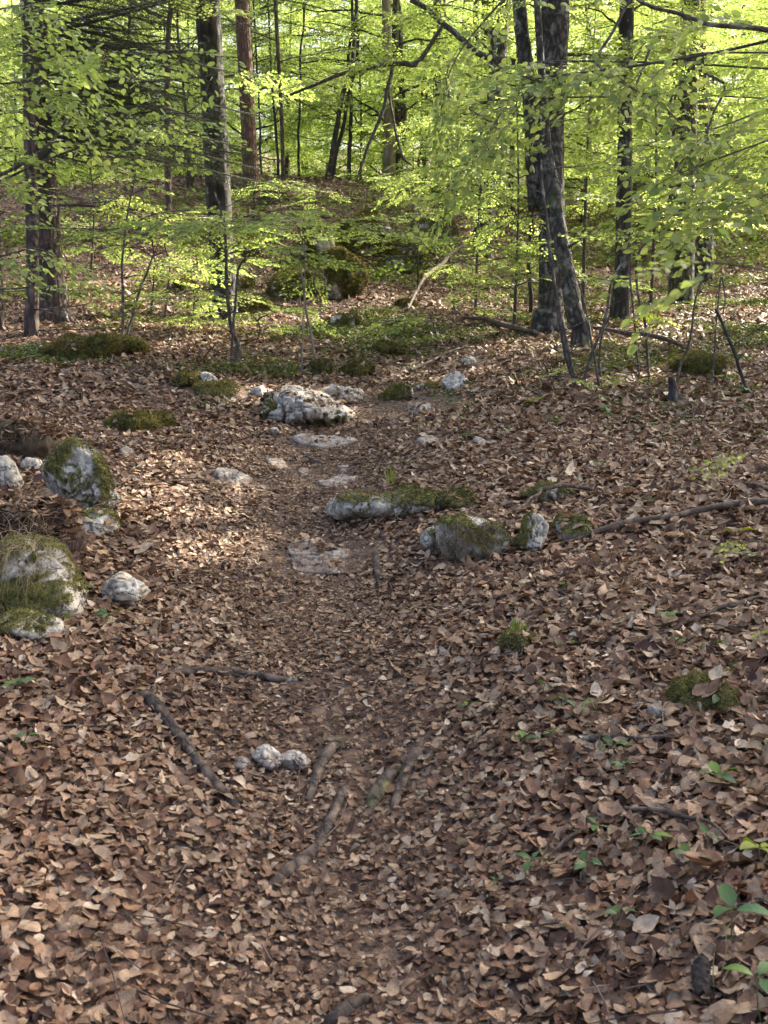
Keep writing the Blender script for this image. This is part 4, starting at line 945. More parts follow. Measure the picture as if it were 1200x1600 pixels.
# ================================================================== SAPLINGS
def sapling(label, t, stems, seed, folis=(), name='beech_sapling', cat='sapling', sc=.8, lod=1, bark=None, pal=GREENS, base_py=None, sprays=SPRAYS):
    """stems: lists of (px,py,rpx[,dt]); folis: (px,py,n,length,az0,az1) bunches of limbs"""
    r = np.random.default_rng(seed); x0, y0 = stems[0][0][:2]; g, tg = ground(x0, y0)
    if t is None: t = tg
    else: g = at(x0, t)
    root = thing(name, label, cat, g); Gs = Geo(); F = Fol()
    for st in stems:
        W = []
        for i, p in enumerate(st):
            tt = t+(p[3] if len(p) > 3 else 0); q = unproj(p[0], p[1], tt)
            if i == 0: q = at(p[0], tt)-[0, 0, .04]
            W.append([*q, p[2]*.74/1600*tt])
        s = smooth_path(W, 34); nz = fbm(s[:, :3]*3+seed, 3)*.02; s[1:, 0] += nz[1:]; tube(Gs, s[:, :3], s[:, 3], 8, .1, True, seed)
        k = len(s)
        for j in range(int(k*.3), k, 4):     # small side twigs
            a = r.uniform(0, 6.28); d = np.array([math.cos(a), math.sin(a)*.6, r.uniform(.1, .7)]); l = r.uniform(.12, .45)*sc
            tube(Gs, smooth_path([s[j, :3], s[j, :3]+d*l*.5+r.normal(0, .02, 3), s[j, :3]+d*l], 6), np.linspace(s[j, 3]*.4, .0015, 6), 4, 0, False)
    for px, py, n, L, a0, a1 in folis:
        o = unproj(px, py, t); n = max(1, int(round(n*.34)))
        for k in range(n): limb(Gs, F, o+r.normal(0, .05, 3), r.uniform(a0, a1), L*r.uniform(.6, 1.1), r.uniform(.05, .35), r, .006, sc=sc, every=.24, tilt=.15, sprays=sprays)
    Gs.obj('stem', bark or B_STEM, root, True, g)
    if F.l[0]:
        G2 = Geo(); GT = Geo(); F.build(G2, lod, r, pal, GT); G2.obj('foliage', M_LEAF, root, False, g); GT.obj('twigs', M_TWIG, root, False, g)
    return root
PI = math.pi
YEL = np.array([(.20, .25, .02), (.25, .29, .022), (.16, .21, .02)])
sapling('crooked dark sapling with flat leaf tiers at the far path bend', None, [[(366, 570, 5), (373, 545, 5), (362, 515, 4), (356, 470, 4), (353, 400, 3.5), (350, 350, 3), (335, 300, 2)], [(362, 480, 3), (372, 430, 2.5), (392, 395, 1.5)]], 1,
        [(354, 400, 4, .9, -PI, PI), (352, 350, 6, 1.1, -PI, PI), (350, 455, 3, .7, -2, 2), (390, 395, 3, .6, 0, 3)])
sapling('pale thin sapling forking near the top with broad airy leaf layers', None, [[(503, 584, 3.5), (490, 545, 3), (480, 490, 2.5), (472, 430, 2), (466, 392, 1.5)], [(472, 425, 2), (478, 400, 1), (476, 380, 1)]], 2,
        [(468, 400, 6, 1.0, -PI, PI), (462, 365, 9, 1.1, -PI, PI), (480, 340, 7, 1.1, -PI, PI)], bark=B_PALE)
sapling('white spindly dead shoot left of the pale thin sapling', None, [[(474, 580, 1.8), (470, 545, 1.8), (464, 528, 1.2), (472, 508, .8)]], 3, bark=B_PALE)
sapling('forked young sapling on the level ground near the thin spruce', 11.0, [[(196, 528, 3.5), (193, 480, 3), (192, 420, 2.5), (197, 350, 2), (212, 270, 1.5)], [(198, 515, 3), (215, 465, 2.5), (232, 420, 2), (248, 380, 1)]], 4,
        [(193, 430, 4, .9, -PI, PI), (200, 350, 5, 1.0, -PI, PI), (210, 290, 5, 1.0, -PI, PI)])
sapling('leafless brittle stem by the dark straight trunk', 13.5, [[(262, 470, 2), (264, 420, 1.6), (256, 380, 1.2)]], 5)
sapling('cluster of bare grey shoots rising in front of the leaning trunk', 8.6, [[(924, 690, 3.2), (922, 668, 3.5), (905, 620, 4.5), (886, 560, 4.5), (872, 480, 4), (862, 400, 3.5), (852, 330, 3), (846, 250, 2)],
        [(906, 668, 4.5), (902, 620, 5), (890, 560, 4.5), (878, 500, 3.5), (868, 440, 2.5), (866, 400, 1.5)], [(905, 670, 4), (905, 620, 4), (922, 560, 3.5), (945, 500, 3), (957, 440, 2.5), (975, 400, 2), (990, 355, 1)],
        [(900, 670, 2.5), (870, 640, 2), (852, 600, 1.5), (838, 575, 1)], [(934, 520, 2.5), (915, 480, 2), (905, 440, 1.4)]], 6, [(850, 330, 4, .7, -PI, PI), (905, 640, 1, .3, 1, 2), (862, 280, 4, .7, -PI, PI)], sc=.6)
sapling('knobbly wavy sapling right of the shoots with a few yellow leaves', 8.9, [[(1012, 625, 3.2), (1012, 560, 3), (1008, 510, 3), (996, 455, 2.6), (995, 405, 2.4), (1010, 378, 1.8), (1045, 352, 1.2)], [(996, 440, 2), (980, 400, 1.3), (962, 372, 1)]], 7, [(1010, 592, 2, .22, 1, 2.2), (1012, 488, 2, .25, -1, 1.5)], sc=.45, pal=YEL)
sapling('thin sapling growing beside the little stump', 8.7, [[(1050, 610, 2.6), (1062, 575, 2.6), (1078, 525, 2.4), (1085, 470, 2.2), (1100, 425, 2), (1110, 385, 1.5), (1112, 330, 1.2)], [(1105, 412, 1.8), (1125, 440, 1.5), (1132, 465, 1.4), (1130, 490, 1.4)]], 8, [(1080, 470, 2, .3, -2, 0)], sc=.5, pal=YEL)
sapling('bare leaning stick like stem at the right bank top', 8.0, [[(1172, 645, 4.5), (1163, 600, 4), (1148, 550, 3.5), (1132, 510, 3.3), (1118, 482, 3)]], 9, bark=B_DARK)
sapling('short straight shoot between the grey shoots and the wavy sapling', 9.0, [[(936, 604, 2.4), (936, 560, 2.4), (942, 520, 2), (952, 495, 1.4)]], 10, [(934, 592, 2, .2, 0, 3)], sc=.4, pal=YEL)
sapling('thin upright stem with buds behind the wavy sapling', 10.2, [[(990, 575, 2), (990, 500, 1.8), (986, 430, 1.4), (985, 380, 1)]], 11)
sapling('small arching sapling low on the bank below the leaning trunk', 8.3, [[(884, 645, 1.8), (872, 615, 1.6), (856, 585, 1.4), (846, 560, 1)], [(884, 645, 1.8), (846, 622, 1.3), (826, 600, 1)]], 12, [(850, 600, 3, .3, -PI, PI), (830, 640, 2, .3, -PI, PI)], sc=.45)
sapling('leafy low beech shrub on the level ground right of the golden stump', 11.8, [[(684, 548, 2.5), (682, 520, 2), (676, 500, 1.4)]], 13, [(682, 528, 6, .55, -PI, PI), (680, 510, 6, .6, -PI, PI)], sc=.6)
sapling('bright tiered shrub against the dark hollow', 13.4, [[(715, 520, 2.5), (712, 495, 2), (706, 470, 1.4)]], 14, [(712, 500, 5, .8, -PI, PI), (706, 478, 6, .9, -PI, PI)], sc=.7)
sapling('leggy pale sapling leaning out over the ridge', 21.0, [[(268, 330, 2.4), (264, 290, 2.2), (262, 250, 2), (268, 210, 1.4)]], 15, [(266, 250, 4, 1.2, -PI, PI), (268, 215, 4, 1.2, -PI, PI)], bark=B_PALE)
# leafy fan masses right of centre and on the slope
for i, (px, py0, t, L, n, lab) in enumerate([
    (800, 560, 13.0, 1.3, 18, 'bright layered young beech directly behind the double trunk'), (740, 520, 14.5, 1.4, 18, 'bright layered young beech leaning over the hollow'),
    (905, 520, 14.6, 1.4, 20, 'sunlit young beech between the leaning trunk and the lone dark trunk'), (1010, 500, 15.0, 1.5, 20, 'sunlit young beech just up slope of the lone dark trunk'),
    (640, 420, 18.5, 1.5, 16, 'young beech with pale leaf fans above the dark hollow'), (700, 400, 20.5, 1.6, 18, 'young beech with tall leaf fans under the trunk cluster'),
    (300, 520, 12.2, 1.0, 9, 'low bright beech brush in the sunny patch left of the crooked sapling'), (240, 500, 13.5, 1.1, 10, 'low beech brush behind the second hummock'),
    (150, 400, 15.5, 1.3, 11, 'loose young beech in the shade of the spruces'), (440, 400, 17.5, 1.2, 9, 'loose young beech on the hillside left of the rock face'),
    (400, 560, 11.6, .8, 6, 'ankle high beech brush by the crest rocks')]):
    r = np.random.default_rng(200+i); g = at(px, t); hgt = {0: 3.2, 1: 2.8, 2: 4.5, 3: 4.5, 4: 2.6, 5: 3.5, 6: .75, 7: 1.4, 8: 2.4, 9: 1.6, 10: .4}[i]
    root = thing('young_beech', lab, 'young beech', g); Gs = Geo(); F = Fol()
    axp = smooth_path([g-[0, 0, .1], g+[.05, .1, hgt*.5], g+[-.05+.1*r.normal(), 0, hgt]], 20); tube(Gs, axp, np.linspace(.012+.004*hgt, .004, 20), 7, 0)
    crown(Gs, F, axp, g[2]+hgt*.08+.1, g[2]+hgt, int(n*.8), L, r, .01, .35, sc=.8, every=.22)
    Gs.obj('stem', B_STEM, root, True, g); G2 = Geo(); F.build(G2, 1 if t < 14 else 0, r); G2.obj('foliage', M_LEAF, root, False, g)

# ================================================================== THE WOOD BEYOND (copies of a few built trees)
def far_tree(seed, h, z0, n, lmax, rad, lab, bark, name='beech_tree', lean=.3, shape=.45):
    r = np.random.default_rng(seed); root = thing(name, lab, 'tree', (0, 0, 0), 'beeches of the bright wood beyond the ridge'); Gs = Geo(); F = Fol()
    ax = smooth_path([[0, 0, -.4], [r.normal(0, lean)*.4, r.normal(0, .2), h*.4], [r.normal(0, lean), r.normal(0, .4), h]], 24); tube(Gs, ax, np.linspace(rad, rad*.15, 24), 8, .1, True)
    crown(Gs, F, ax, z0, h, n, lmax, r, .03, shape, sprays=SPRAYS_FAR, every=.34, sc=1.2)
    Gs.obj('trunk', bark, root, True); G2 = Geo(); F.build(G2, 0, r, bright=1.2); G2.obj('crown', M_LEAF, root); return root
def copy_tree(o, loc, rz, sc, label=None, group=None):
    c = o.copy(); C.objects.link(c); c.location = tuple(loc); c.rotation_euler = (0, 0, rz); c.scale = (sc,)*3
    if label: c['label'] = label
    if group: c['group'] = group
    for ch in list(o.children):
        d = ch.copy(); C.objects.link(d); d.parent = c
    return c
FARL = 'leafy beech lost among its neighbours in the bright wood beyond the ridge'
protos = [far_tree(301, 8.5, .7, 46, 2.6, .07, FARL, B_DARK), far_tree(302, 10.5, 1.0, 56, 2.9, .10, FARL, B_DARK), far_tree(303, 6.5, .4, 38, 2.3, .045, FARL, B_STEM), far_tree(304, 12.5, 3.0, 52, 3.0, .14, FARL, B_MAIN)]
r = np.random.default_rng(77); spots = []
def try_add(px, t, kind, mind):
    g = at(px, t)
    if all((g[0]-a[0])**2+(g[1]-a[1])**2 > mind**2 for a, _ in spots): spots.append((g, kind))
for _ in range(1600):
    t = r.uniform(23, 60); px = r.uniform(-250, 1450); k = r.integers(0, 4)
    if px < 620 and t < 27: continue
    if t < 34 and k == 3: k = 2
    try_add(px, t, k, 2.15+.045*(t-20))
used = set()
for g, k in spots:
    sc = r.uniform(.85, 1.2); rz = r.uniform(0, 6.28); p = protos[k]
    if k not in used: used.add(k); p.location = tuple(g); p.rotation_euler = (0, 0, rz); p.scale = (sc,)*3
    else: copy_tree(p, g, rz, sc)
print('far trees', len(spots))
# slim poles visible against the light
for i, (px, py, t, rp, bend, lab) in enumerate([(415, 290, 24, 1.6, .1, 'hair thin pole just right of the reddish trunk'), (440, 285, 25, 2, .15, 'thin pole on the ridge crest second from the reddish trunk'), (472, 285, 25, 2, -.1, 'thin straight pole in the middle of the ridge crest'),
    (520, 290, 24, 4, -.55, 'dark crooked pole bowing toward the pale trunk'), (527, 288, 24.5, 3, -.5, 'dark crooked pole twinned with the bowing one'), (546, 285, 25, 3, -.05, 'straight dark pole left of the pale smooth trunk'), (655, 300, 30, 2.5, 0, 'slim pole between the crooked trunk and the single brown one'),
    (830, 480, 15, 3, .1, 'thin mossy pole behind the double trunk'), (1040, 470, 17, 3.5, .1, 'slim pole on the bright slope'), (300, 300, 22, 2.5, .1, 'slim pole left of the straight lichened trunk'), (700, 300, 30, 3, .1, 'slim pole just left of the trunk cluster'), (795, 330, 24, 4, -.1, 'slim pole rising behind the double stemmed tree')]):
    trunk_tree('beech_pole', lab, 'thin tree', t, [(px, py, rp), (px-bend*25, py-90, rp*.95), (px-bend*60, py-190, rp*.8), (px-bend*70, py-330, rp*.6)], B_DARK if i != 10 else B_PALE, None, seed=400+i, seg=8, wob=.12, limbs=[low_limbs(1.5, 5, 6, 1.0)], lod=0, flare=1.1)

# ================================================================== OFF-FRAME TREES WHOSE BRANCHES REACH IN, AND AN UNSEEN CANOPY ADDED FOR SHADE
def edge_tree(label, base, branches, seed, sprays=SPRAYS_HANG, sc=1., trunk_r=.12, h=7., pal=GREENS, bright=.8, name='beech_tree'):
    r = np.random.default_rng(seed); g = np.array([base[0], base[1], float(H(base[0], base[1]))]); root = thing(name, label, 'tree' if h > 3 else 'sapling', g)
    Gt = Geo(); s = smooth_path([g-[0, 0, .2], g+[.05, 0, h*.5], g+[0, .1, h]], 24); tube(Gt, s, np.linspace(trunk_r, trunk_r*.3, 24), 16, .08, True); Gt.obj('trunk', B_DARK, root, True, g)
    F = Fol()
    for pts, every, start, ssc in branches:
        W = []; Gb = Geo()
        for p in pts:
            q = unproj(p[0], p[1], p[2]); W.append([*q, p[3]/1600*p[2]*.75])
        if abs(W[0][2]-g[2]) < h and len(pts) > 3: W.insert(0, [g[0], g[1], W[0][2]-.15, W[0][3]*1.3])
        s = smooth_path(W, 40); s[:, :3] += (fbm(s[:, :3]*4+seed, 2)*.03)[:, None]; tube(Gb, s[:, :3], s[:, 3], 9, .1, True, seed); Gb.obj('branch', B_STEM, root, True, g)
        if not every: continue
        Lt = np.linalg.norm(np.diff(s[:, :3], axis=0), axis=1).sum(); u = start; k = 0
        while u < 1:
            i = min(int(u*38), 38); tn = unit(s[i+1, :3]-s[i, :3]); b = (1 if k % 2 else -1)*r.uniform(.5, 1.2)
            hz = np.array([tn[0]*math.cos(b)-tn[1]*math.sin(b), tn[0]*math.sin(b)+tn[1]*math.cos(b), tn[2]*.5-.2])
            F.spray(sprays[r.integers(len(sprays))], s[i, :3], hz, np.array([r.normal(0, .4), r.normal(0, .4)-.3, 1.]), sc*ssc*r.uniform(.7, 1.1)); u += every/Lt*r.uniform(.7, 1.3); k += 1
        F.spray(sprays[0], s[-1, :3], s[-1, :3]-s[-3, :3], np.array([0, -.3, 1.]), sc*ssc*.8)
    if F.l[0]:
        G2 = Geo(); GT = Geo(); F.build(G2, 2, r, pal, GT, bright=bright); G2.obj('foliage', M_LEAF, root, True, g); GT.obj('twigs', M_TWIG, root, False, g)
    return root
edge_tree('beech rooted on the right bank whose arching grey boughs hang in from the top corner', (3.1, 3.6), [
    ([(1290, 70, 3.6, 7), (1200, 46, 3.6, 5.5), (1120, 36, 3.6, 5), (1060, 20, 3.7, 4), (1000, 0, 3.7, 3.5), (900, -60, 3.8, 2)], .42, .3, .62),
    ([(1290, 40, 3.4, 4), (1200, 62, 3.4, 3.2), (1100, 84, 3.5, 2.8), (1000, 100, 3.5, 2.5), (900, 112, 3.6, 2), (810, 122, 3.7, 1.2)], .22, .35, .55),
    ([(1060, -120, 3.7, 4), (990, -10, 3.7, 3), (958, 48, 3.7, 3.2), (932, 92, 3.7, 3), (950, 112, 3.6, 2.5), (1005, 150, 3.6, 2), (1060, 190, 3.5, 1.2)], .26, .5, .6),
    ([(940, 95, 3.6, 2), (890, 100, 3.6, 2), (850, 125, 3.6, 1.5), (800, 160, 3.6, 1), (770, 200, 3.6, 1)], .26, .2, .5),
    ([(1290, 200, 3.2, 3), (1200, 222, 3.2, 2), (1120, 245, 3.2, 2), (1060, 270, 3.2, 1)], .24, .2, .62),
    ([(1290, 290, 3.1, 3), (1200, 305, 3.1, 2), (1130, 310, 3.1, 1.5), (1090, 318, 3.1, 1)], .24, .2, .6),
    ([(1290, 160, 3.2, 3), (1200, 170, 3.3, 2), (1120, 200, 3.3, 1.5), (1040, 215, 3.3, 1)], .24, .2, .62),
    ([(900, -60, 3.9, 3), (800, -10, 3.9, 2.5), (740, 50, 3.9, 2), (700, 110, 3.9, 1.2), (690, 170, 3.9, 1)], .34, .45, .5),
    ([(840, 150, 3.7, 1.5), (780, 200, 3.7, 1.4), (740, 245, 3.7, 1), (715, 280, 3.7, 1)], .34, .3, .45),
    ([(1120, 84, 3.8, 2), (1128, 140, 3.8, 2.6), (1105, 190, 3.8, 2.4), (1094, 250, 3.8, 2), (1090, 330, 3.8, 1)], .4, .6, .5),
    ([(1020, 60, 4.2, 3), (1000, 120, 4.2, 2.4), (975, 160, 4.2, 2)], 0, 0, 0)], 501, bright=.95)
edge_tree('beech rooted left of view spreading sunlit sprays over the top corner', (-3.6, 4.6), [
    ([(-90, 300, 4.6, 5), (0, 272, 4.6, 4), (60, 240, 4.6, 3.5), (90, 205, 4.6, 3), (100, 160, 4.6, 2)], .36, .3, .62),
    ([(-90, 310, 4.7, 4), (0, 282, 4.7, 3), (70, 250, 4.7, 2.5), (140, 225, 4.7, 2), (190, 200, 4.7, 1)], .36, .3, .6),
    ([(-90, 90, 4.4, 3), (0, 88, 4.4, 2), (100, 86, 4.4, 1.6), (200, 84, 4.4, 1.3), (300, 78, 4.4, 1)], .24, .25, .62),
    ([(-90, 120, 4.3, 3), (0, 130, 4.3, 2), (50, 125, 4.3, 1.5), (90, 140, 4.3, 1)], .2, .25, .62),
    ([(-90, 30, 4.1, 3), (-20, 20, 4.1, 2), (20, 12, 4.1, 1.5), (40, 15, 4.1, 1)], .24, .25, .55),
    ([(-90, 190, 5.2, 3), (0, 180, 5.2, 2), (120, 165, 5.2, 1.6), (220, 185, 5.2, 1.2), (300, 190, 5.2, 1)], .34, .3, .62),
    ([(-90, 400, 5.4, 3), (0, 400, 5.4, 2), (60, 385, 5.4, 1.5), (110, 400, 5.4, 1)], .3, .3, .6),
    ([(-90, 450, 5.0, 3), (-10, 455, 5.0, 2), (50, 450, 5.0, 1.5)], .3, .4, .55)], 502, bright=.95)
edge_tree('knee high beech seedling at the right edge with out of focus leaves', (1.15, 1.9), [
    ([(1330, 430, 1.35, 3), (1210, 410, 1.35, 2), (1130, 400, 1.35, 1.5)], .5, .85, .3),
    ([(1290, 690, 1.5, 3), (1220, 695, 1.5, 2), (1165, 700, 1.5, 1.2)], .9, .95, .16),
    ([(1290, 860, 1.7, 3), (1200, 850, 1.7, 1.6), (1165, 850, 1.7, 1)], .9, .95, .12)], 503, trunk_r=.012, h=2.2, bright=.9, name='beech_sapling')
# unseen canopy added to shade the foreground: beech crowns up the sun side
def added_shade_tree(label, gx, gy, R_, s0, seed, n=9000, bark=B_MAIN):
    """crown cluster placed on the sun ray of ground point (gx,gy)"""
    r = np.random.default_rng(seed); g0 = np.array([gx, gy, float(H(gx, gy))]); c = g0+SUN*s0
    base = np.array([c[0]+r.uniform(-.8, .8), c[1]+r.uniform(-.8, .8), 0.]); base[2] = float(H(base[0], base[1]))
    root = thing('added_shade_beech', label, 'tree', base); G = Geo(); s = smooth_path([base-[0, 0, .3], (base+c)/2, c+[0, 0, 1.5]], 24); tube(G, s, np.linspace(.2, .05, 24), 14, .08, True)
    P = []; 
    for k in range(26):
        q = c+r.normal(0, 1, 3)*np.array([R_*.5, R_*.5, 1.0]); tube(G, smooth_path([s[18], (s[18]+q)/2+[0, 0, .3], q], 8), np.linspace(.04, .01, 8), 5, 0, False); P.append(q+r.normal(0, 1, (n//26, 3))*np.array([R_*.30, R_*.30, .35]))
    G.obj('trunk', bark, root, True, base); P = np.concatenate(P); P = P[keep_shade(P)]
    n2 = len(P); a = r.uniform(0, 6.28, n2); L = r.uniform(.09, .14, n2); G = Geo()
    leaves(G, P, np.stack([np.cos(a), np.sin(a), r.normal(-.1, .3, n2)], -1), r.normal(0, .4, (n2, 3))+[0, 0, 1], L, L*.62, 0, GREENS[r.integers(0, 5, n2)]*r.uniform(.8, 1.2, (n2, 1)), r=r)
    G.obj('crown', M_LEAF, root, False, base)
k = 0
for gx, gy in [(-4.5, 1.5), (-1.8, 1.0), (1.0, .8), (3.5, 1.), (-4.6, 4.2), (-2.0, 4.0), (.6, 3.8), (3.2, 4.0), (-5.2, 7.2), (-2.6, 7.0), (.2, 7.0), (2.9, 7.), (5.4, 7.), (-4., 10.2), (-.8, 10.2), (2.4, 10.2), (5.4, 10.), (-6.5, 12.5)]:
    added_shade_tree('unseen tall beech added on the sunny side, its crown placed to shade the path', gx, gy, 2.1 if gy < 9 else 1.9, 16.5 if gy < 9 else 15.5, 600+k, 8000 if gy < 9 else 5200); k += 1
for o in C.objects:
    if o.name.startswith('added_shade_beech'): o['group'] = 'unseen tall beeches added for shade'

# ================================================================== GROUND PLANTS
HERB = np.array([(.045, .10, .035), (.06, .125, .035), (.05, .115, .05), (.09, .16, .03)])
def herb(px, py, size, n, label, seed, stem=.06, pal=HERB, name='woodland_herb', cat='seedling', wid=.45, group=None, flatn=.25):
    r = np.random.default_rng(seed); g, t = ground(px, py+size*.25); root = thing(name, label, cat, g, group); L = size/1600*t*.72; G = Geo(); S = Geo()
    top = g+[r.normal(0, .01), 0, stem]; tube(S, smooth_path([g-[0, 0, .01], (g+top)/2+r.normal(0, .006, 3), top], 8), np.linspace(.0018, .0012, 8), 5, 0, False, col=(.10, .14, .05))
    a = r.uniform(0, 6.28)+np.arange(n)*6.28/n+r.normal(0, .25, n); X = np.stack([np.cos(a), np.sin(a), r.uniform(-.15, .45, n)], -1)
    P = np.repeat(top[None], n, 0)+unit(X)*.006; Ls = L*r.uniform(.75, 1.15, n); c = pal[r.integers(0, len(pal), n)]*r.uniform(.85, 1.2, (n, 1))
    leaves(G, P, X, r.normal(0, flatn, (n, 3))+[0, 0, 1], Ls, Ls*wid, 2, c, r.uniform(.1, .5, n), r.uniform(.1, .3, n), .04, r)
    S.obj('stem', M_TWIG, root, False, g); G.obj('leaf_whorl', M_HERB, root, True, g)
HG = 'low green herbs in the leaf litter'
for i, (px, py, sz, n, lab) in enumerate([
    (1143, 1472, 88, 3, 'largest three leaved green seedling beside the dark thin stick'), (962, 1458, 34, 3, 'small green seedling left of the largest three leaved one'), (1085, 1360, 50, 3, 'pointed green seedling up slope from the largest one'),
    (1008, 1325, 46, 4, 'blue green seedling under the slender grey stick'), (832, 1366, 36, 4, 'star shaped green seedling near the short stick stub'), (910, 1372, 40, 5, 'ragged green herb right of the star shaped seedling'),
    (930, 1312, 34, 3, 'narrow leaved seedling just under the slender grey stick'), (960, 1180, 38, 4, 'green seedling growing against the low weathered branch'), (968, 1214, 34, 4, 'green seedling right beneath the one at the weathered branch'),
    (1122, 1230, 48, 5, 'many leaved herb on the bank above the slender stick'), (1125, 1102, 38, 3, 'dark three leaved herb growing on the yellowish moss mound'), (880, 1110, 32, 3, 'lone small herb left of the white chip'),
    (936, 1116, 28, 3, 'tiny herb halfway between the white chip and the lone herb'), (1118, 1020, 36, 2, 'two leaved seedling under the long leaf covered stick'), (1042, 975, 34, 4, 'upright green herb above the leaf covered stick'),
    (880, 928, 26, 4, 'pale green herb below the long broken branch'), (882, 1020, 22, 3, 'small herb near the short moss clump'), (848, 1086, 24, 3, 'tiny dark herb below the short moss clump'), (810, 1172, 34, 4, 'broad herb left of the weathered branch'),
    (848, 1166, 24, 3, 'thin herb between the broad herb and the weathered branch'), (1060, 1020, 22, 3, 'tiny herb beside the two leaved seedling'), (722, 1122, 20, 4, 'small ferny herb at the path edge'), (1180, 1010, 30, 3, 'bright green seedling near the frame edge above the moss mound'),
    (1108, 1332, 30, 3, 'green seedling right of the blue green one'), (1192, 1345, 58, 4, 'bright lime seedling at the edge of view'), (1196, 1185, 36, 3, 'green herb at the edge of view under the moss mound'), (1192, 1590, 60, 3, 'green leaf pair in the bottom corner'),
    (764, 1406, 18, 3, 'tiny green sprout in the open leaves'), (530, 1175, 10, 2, 'speck of a sprout by the curved upright root'), (28, 1085, 34, 5, 'ferny herb on the left in open leaves'), (30, 1170, 30, 4, 'low dark herb below the ferny one'),
    (132, 932, 26, 5, 'herb squeezed between the two lower boulders'), (172, 972, 30, 5, 'spreading herb in front of the low pale boulder'), (20, 990, 30, 4, 'blue green herb on the mossy slab'), (30, 972, 22, 4, 'small herb on top of the mossy slab'),
    (100, 976, 24, 4, 'herb at the root of the largest mossy boulder'), (1006, 792, 26, 3, 'green herb behind the long broken branch'), (1158, 838, 40, 2, 'yellow green upright seedling below the long broken branch'), (1165, 880, 30, 3, 'flat green herb under the upright seedling'),
    (935, 732, 20, 3, 'herb alone up slope of the mossy ledges'), (1050, 640, 22, 3, 'herb at the foot of the little stump'), (860, 662, 24, 4, 'blue green herb left of the grey shoots'), (945, 640, 36, 4, 'broad leaved herb right of the grey shoots'),
    (955, 600, 44, 4, 'vivid yellow seedling behind the grey shoots'), (830, 630, 30, 4, 'yellow green seedling on the sunny bank'), (1165, 610, 36, 4, 'light green seedling behind the bare leaning stem'), (1130, 590, 34, 4, 'light green seedling beside the hidden mossy rock pile')]):
    lime = i in (24, 37, 43, 44, 22); herb(px, py, sz, n, lab, 700+i, .05 if sz < 60 else .09, YEL*.8 if lime else HERB, group=HG)
def grass_tuft(label, px, py, n, h, seed, col=(.12, .17, .03), gw=.005):
    r = np.random.default_rng(seed); g, t = ground(px, py); G = Geo(); a = r.uniform(0, 6.28, n)
    X = np.stack([np.cos(a)*.45, np.sin(a)*.45, np.ones(n)], -1); P = g+r.normal(0, .012, (n, 3))*[1, 1, 0]; L = h*r.uniform(.5, 1, n)
    leaves(G, P, X, np.stack([np.cos(a), np.sin(a), np.full(n, .2)], -1), L, np.full(n, gw), 2, np.array(col)*r.uniform(.7, 1.3, (n, 1)), r.uniform(.3, .9, n), r.uniform(0, .1, n), r=r)
    tag(G.obj('grass_tuft', M_HERB, None, True, g), label, 'grass tuft')
grass_tuft('fresh bright grass tuft at the path edge above the long pale ledge', 612, 757, 16, .12, 1, (.22, .28, .03))
grass_tuft('green grass tuft growing from the short moss clump', 808, 1000, 60, .08, 2)
grass_tuft('single dry grass stalk standing beneath the largest seedling', 1112, 1550, 2, .17, 3, (.25, .22, .14), .0022)
grass_tuft('small grass tuft over the pale stone by the path', 660, 672, 26, .08, 4)
grass_tuft('small grass tuft on the moss flecked root', 622, 1215, 22, .035, 5, (.10, .13, .03))
# little stump
g, t = ground(1052, 628); r = np.random.default_rng(9); G = Geo(); tube(G, smooth_path([[*(g-[0, 0, .05]), .075], [*(g+[0, 0, .06]), .052], [*(g+[-.02, 0, .19]), .045]], 14)[:, :3], smooth_path([[.08], [.05], [.018]], 14)[:, 0], 24, .6, True, 3, freq=16)
tag(G.obj('tree_stump', B_DARK, None, True, g), 'little broken dark stump at the foot of a thin sapling', 'tree stump')
# pine cone
g, t = ground(1098, 1580); root = thing('spruce_cone', 'dark spruce cone on the leaves in the bottom corner', 'cone', g); G = Geo(); ax_ = unit(np.array([.25, .9, .12])); n = 150; s = np.linspace(0.02, 1, n)
a = np.arange(n)*2.4; U = unit(np.cross(ax_, [0, 0, 1])); V_ = np.cross(U, ax_); rad = .017*np.sin(np.pi*np.clip(s*.86+.12, 0, 1))**.6; rd = U*np.cos(a)[:, None]+V_*np.sin(a)[:, None]
leaves(G, g+[0, 0, .03]+ax_*(s*.1)[:, None]+rd*(rad*.6)[:, None], rd*.7+ax_*.8, ax_-rd*.3, np.full(n, .017), np.full(n, .016), 2, np.array([.05, .035, .025])*r.uniform(.6, 1.6, (n, 1)), r=r); G.obj('scales', M_TWIG, root, False, g)
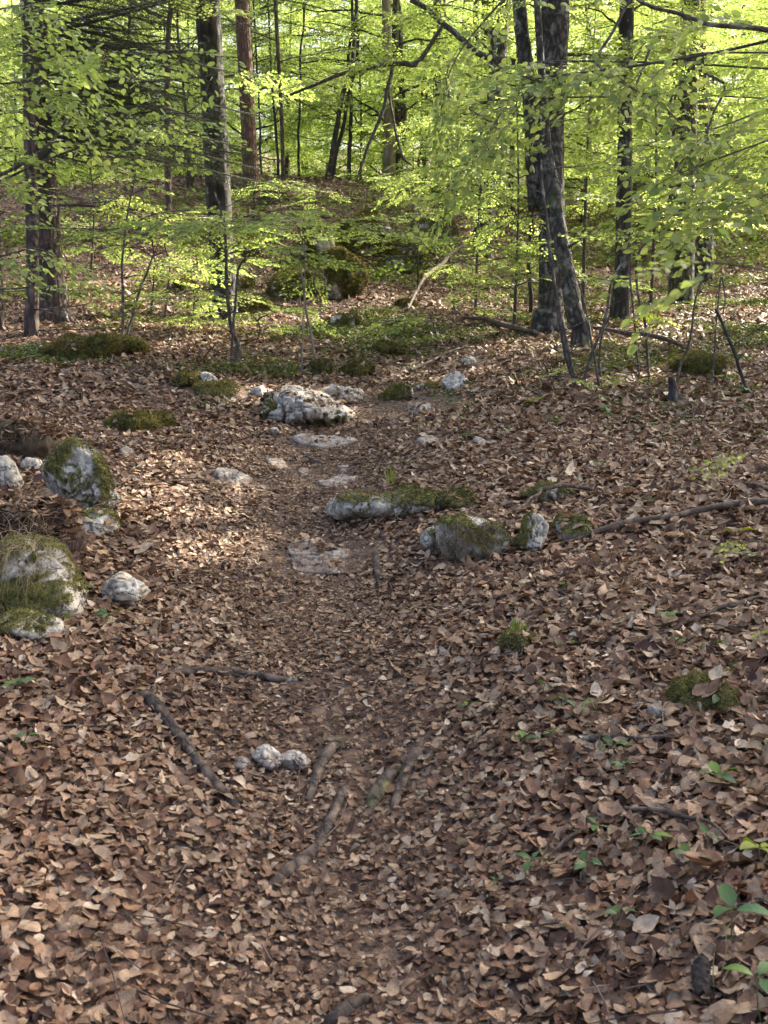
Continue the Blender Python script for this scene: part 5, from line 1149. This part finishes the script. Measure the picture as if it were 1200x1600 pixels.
# ground cover of tiny plants
def cover(label, x, y, r, lsz, hz, pal, name='ground_cover', per=5):
    x = np.repeat(x, per)+r.normal(0, lsz*.8, len(x)*per); y = np.repeat(y, per)+r.normal(0, lsz*.8, len(y)*per); n = len(x)
    a = r.uniform(0, 6.28, n); P = np.stack([x, y, H(x, y)+r.uniform(.2, 1, n)*hz], -1); L = lsz*r.uniform(.6, 1.2, n); G = Geo()
    leaves(G, P, np.stack([np.cos(a), np.sin(a), r.normal(0, .3, n)], -1), r.normal(0, .4, (n, 3))+[0, 0, 1], L, L*.6, 0, pal[r.integers(0, len(pal), n)]*r.uniform(.7, 1.25, (n, 1)), r=r)
    tag(G.obj(name, M_HERB, None, False), label, 'ground cover', kind='stuff')
r = np.random.default_rng(15); n = 70000; x = r.uniform(-8, 7, n); y = r.uniform(9.2, 22, n)
d = fbm2(x*.9, y*.9, 3, 8.)+.30*np.exp(-((x+2.2)/1.6)**2-((y-10.7)/1.6)**2)-.06+.02*(y > 13); k = r.random(n) < np.clip(d*3, 0, 1); cover('mixed low green plants over the level ground behind the crest', x[k], y[k], r, .045, .07, np.array([(.10, .135, .045), (.13, .16, .045), (.07, .10, .035), (.20, .21, .06)]), per=4)
n = 6000; x = r.uniform(-3.2, 3.4, n); y = r.uniform(6.3, 9.6, n); d = fbm2(x*1.6, y*1.6, 3, 18.)-.12+.2*np.exp(-((x-1.6)/1.)**2-((y-7.6)/.9)**2)+.15*np.exp(-((x+2.6)/1.2)**2-((y-9.)/.5)**2)-.35*np.exp(-(path_d(x, y)/.5)**2)
k = r.random(n) < np.clip(d*1.2, 0, 1); cover('sparse little sprouts dotting the leaves near the crest and right bank', x[k], y[k], r, .028, .05, HERB, per=4)
n = 80000; x = r.uniform(-22, 26, n); y = r.uniform(17, 46, n); k = (r.random(n) < .25+.9*fbm2(x*.4, y*.4, 3, 3.)); cover('fresh green undergrowth covering the wooded slopes', x[k], y[k], r, .10, .25, GREENS, per=4, name='undergrowth')
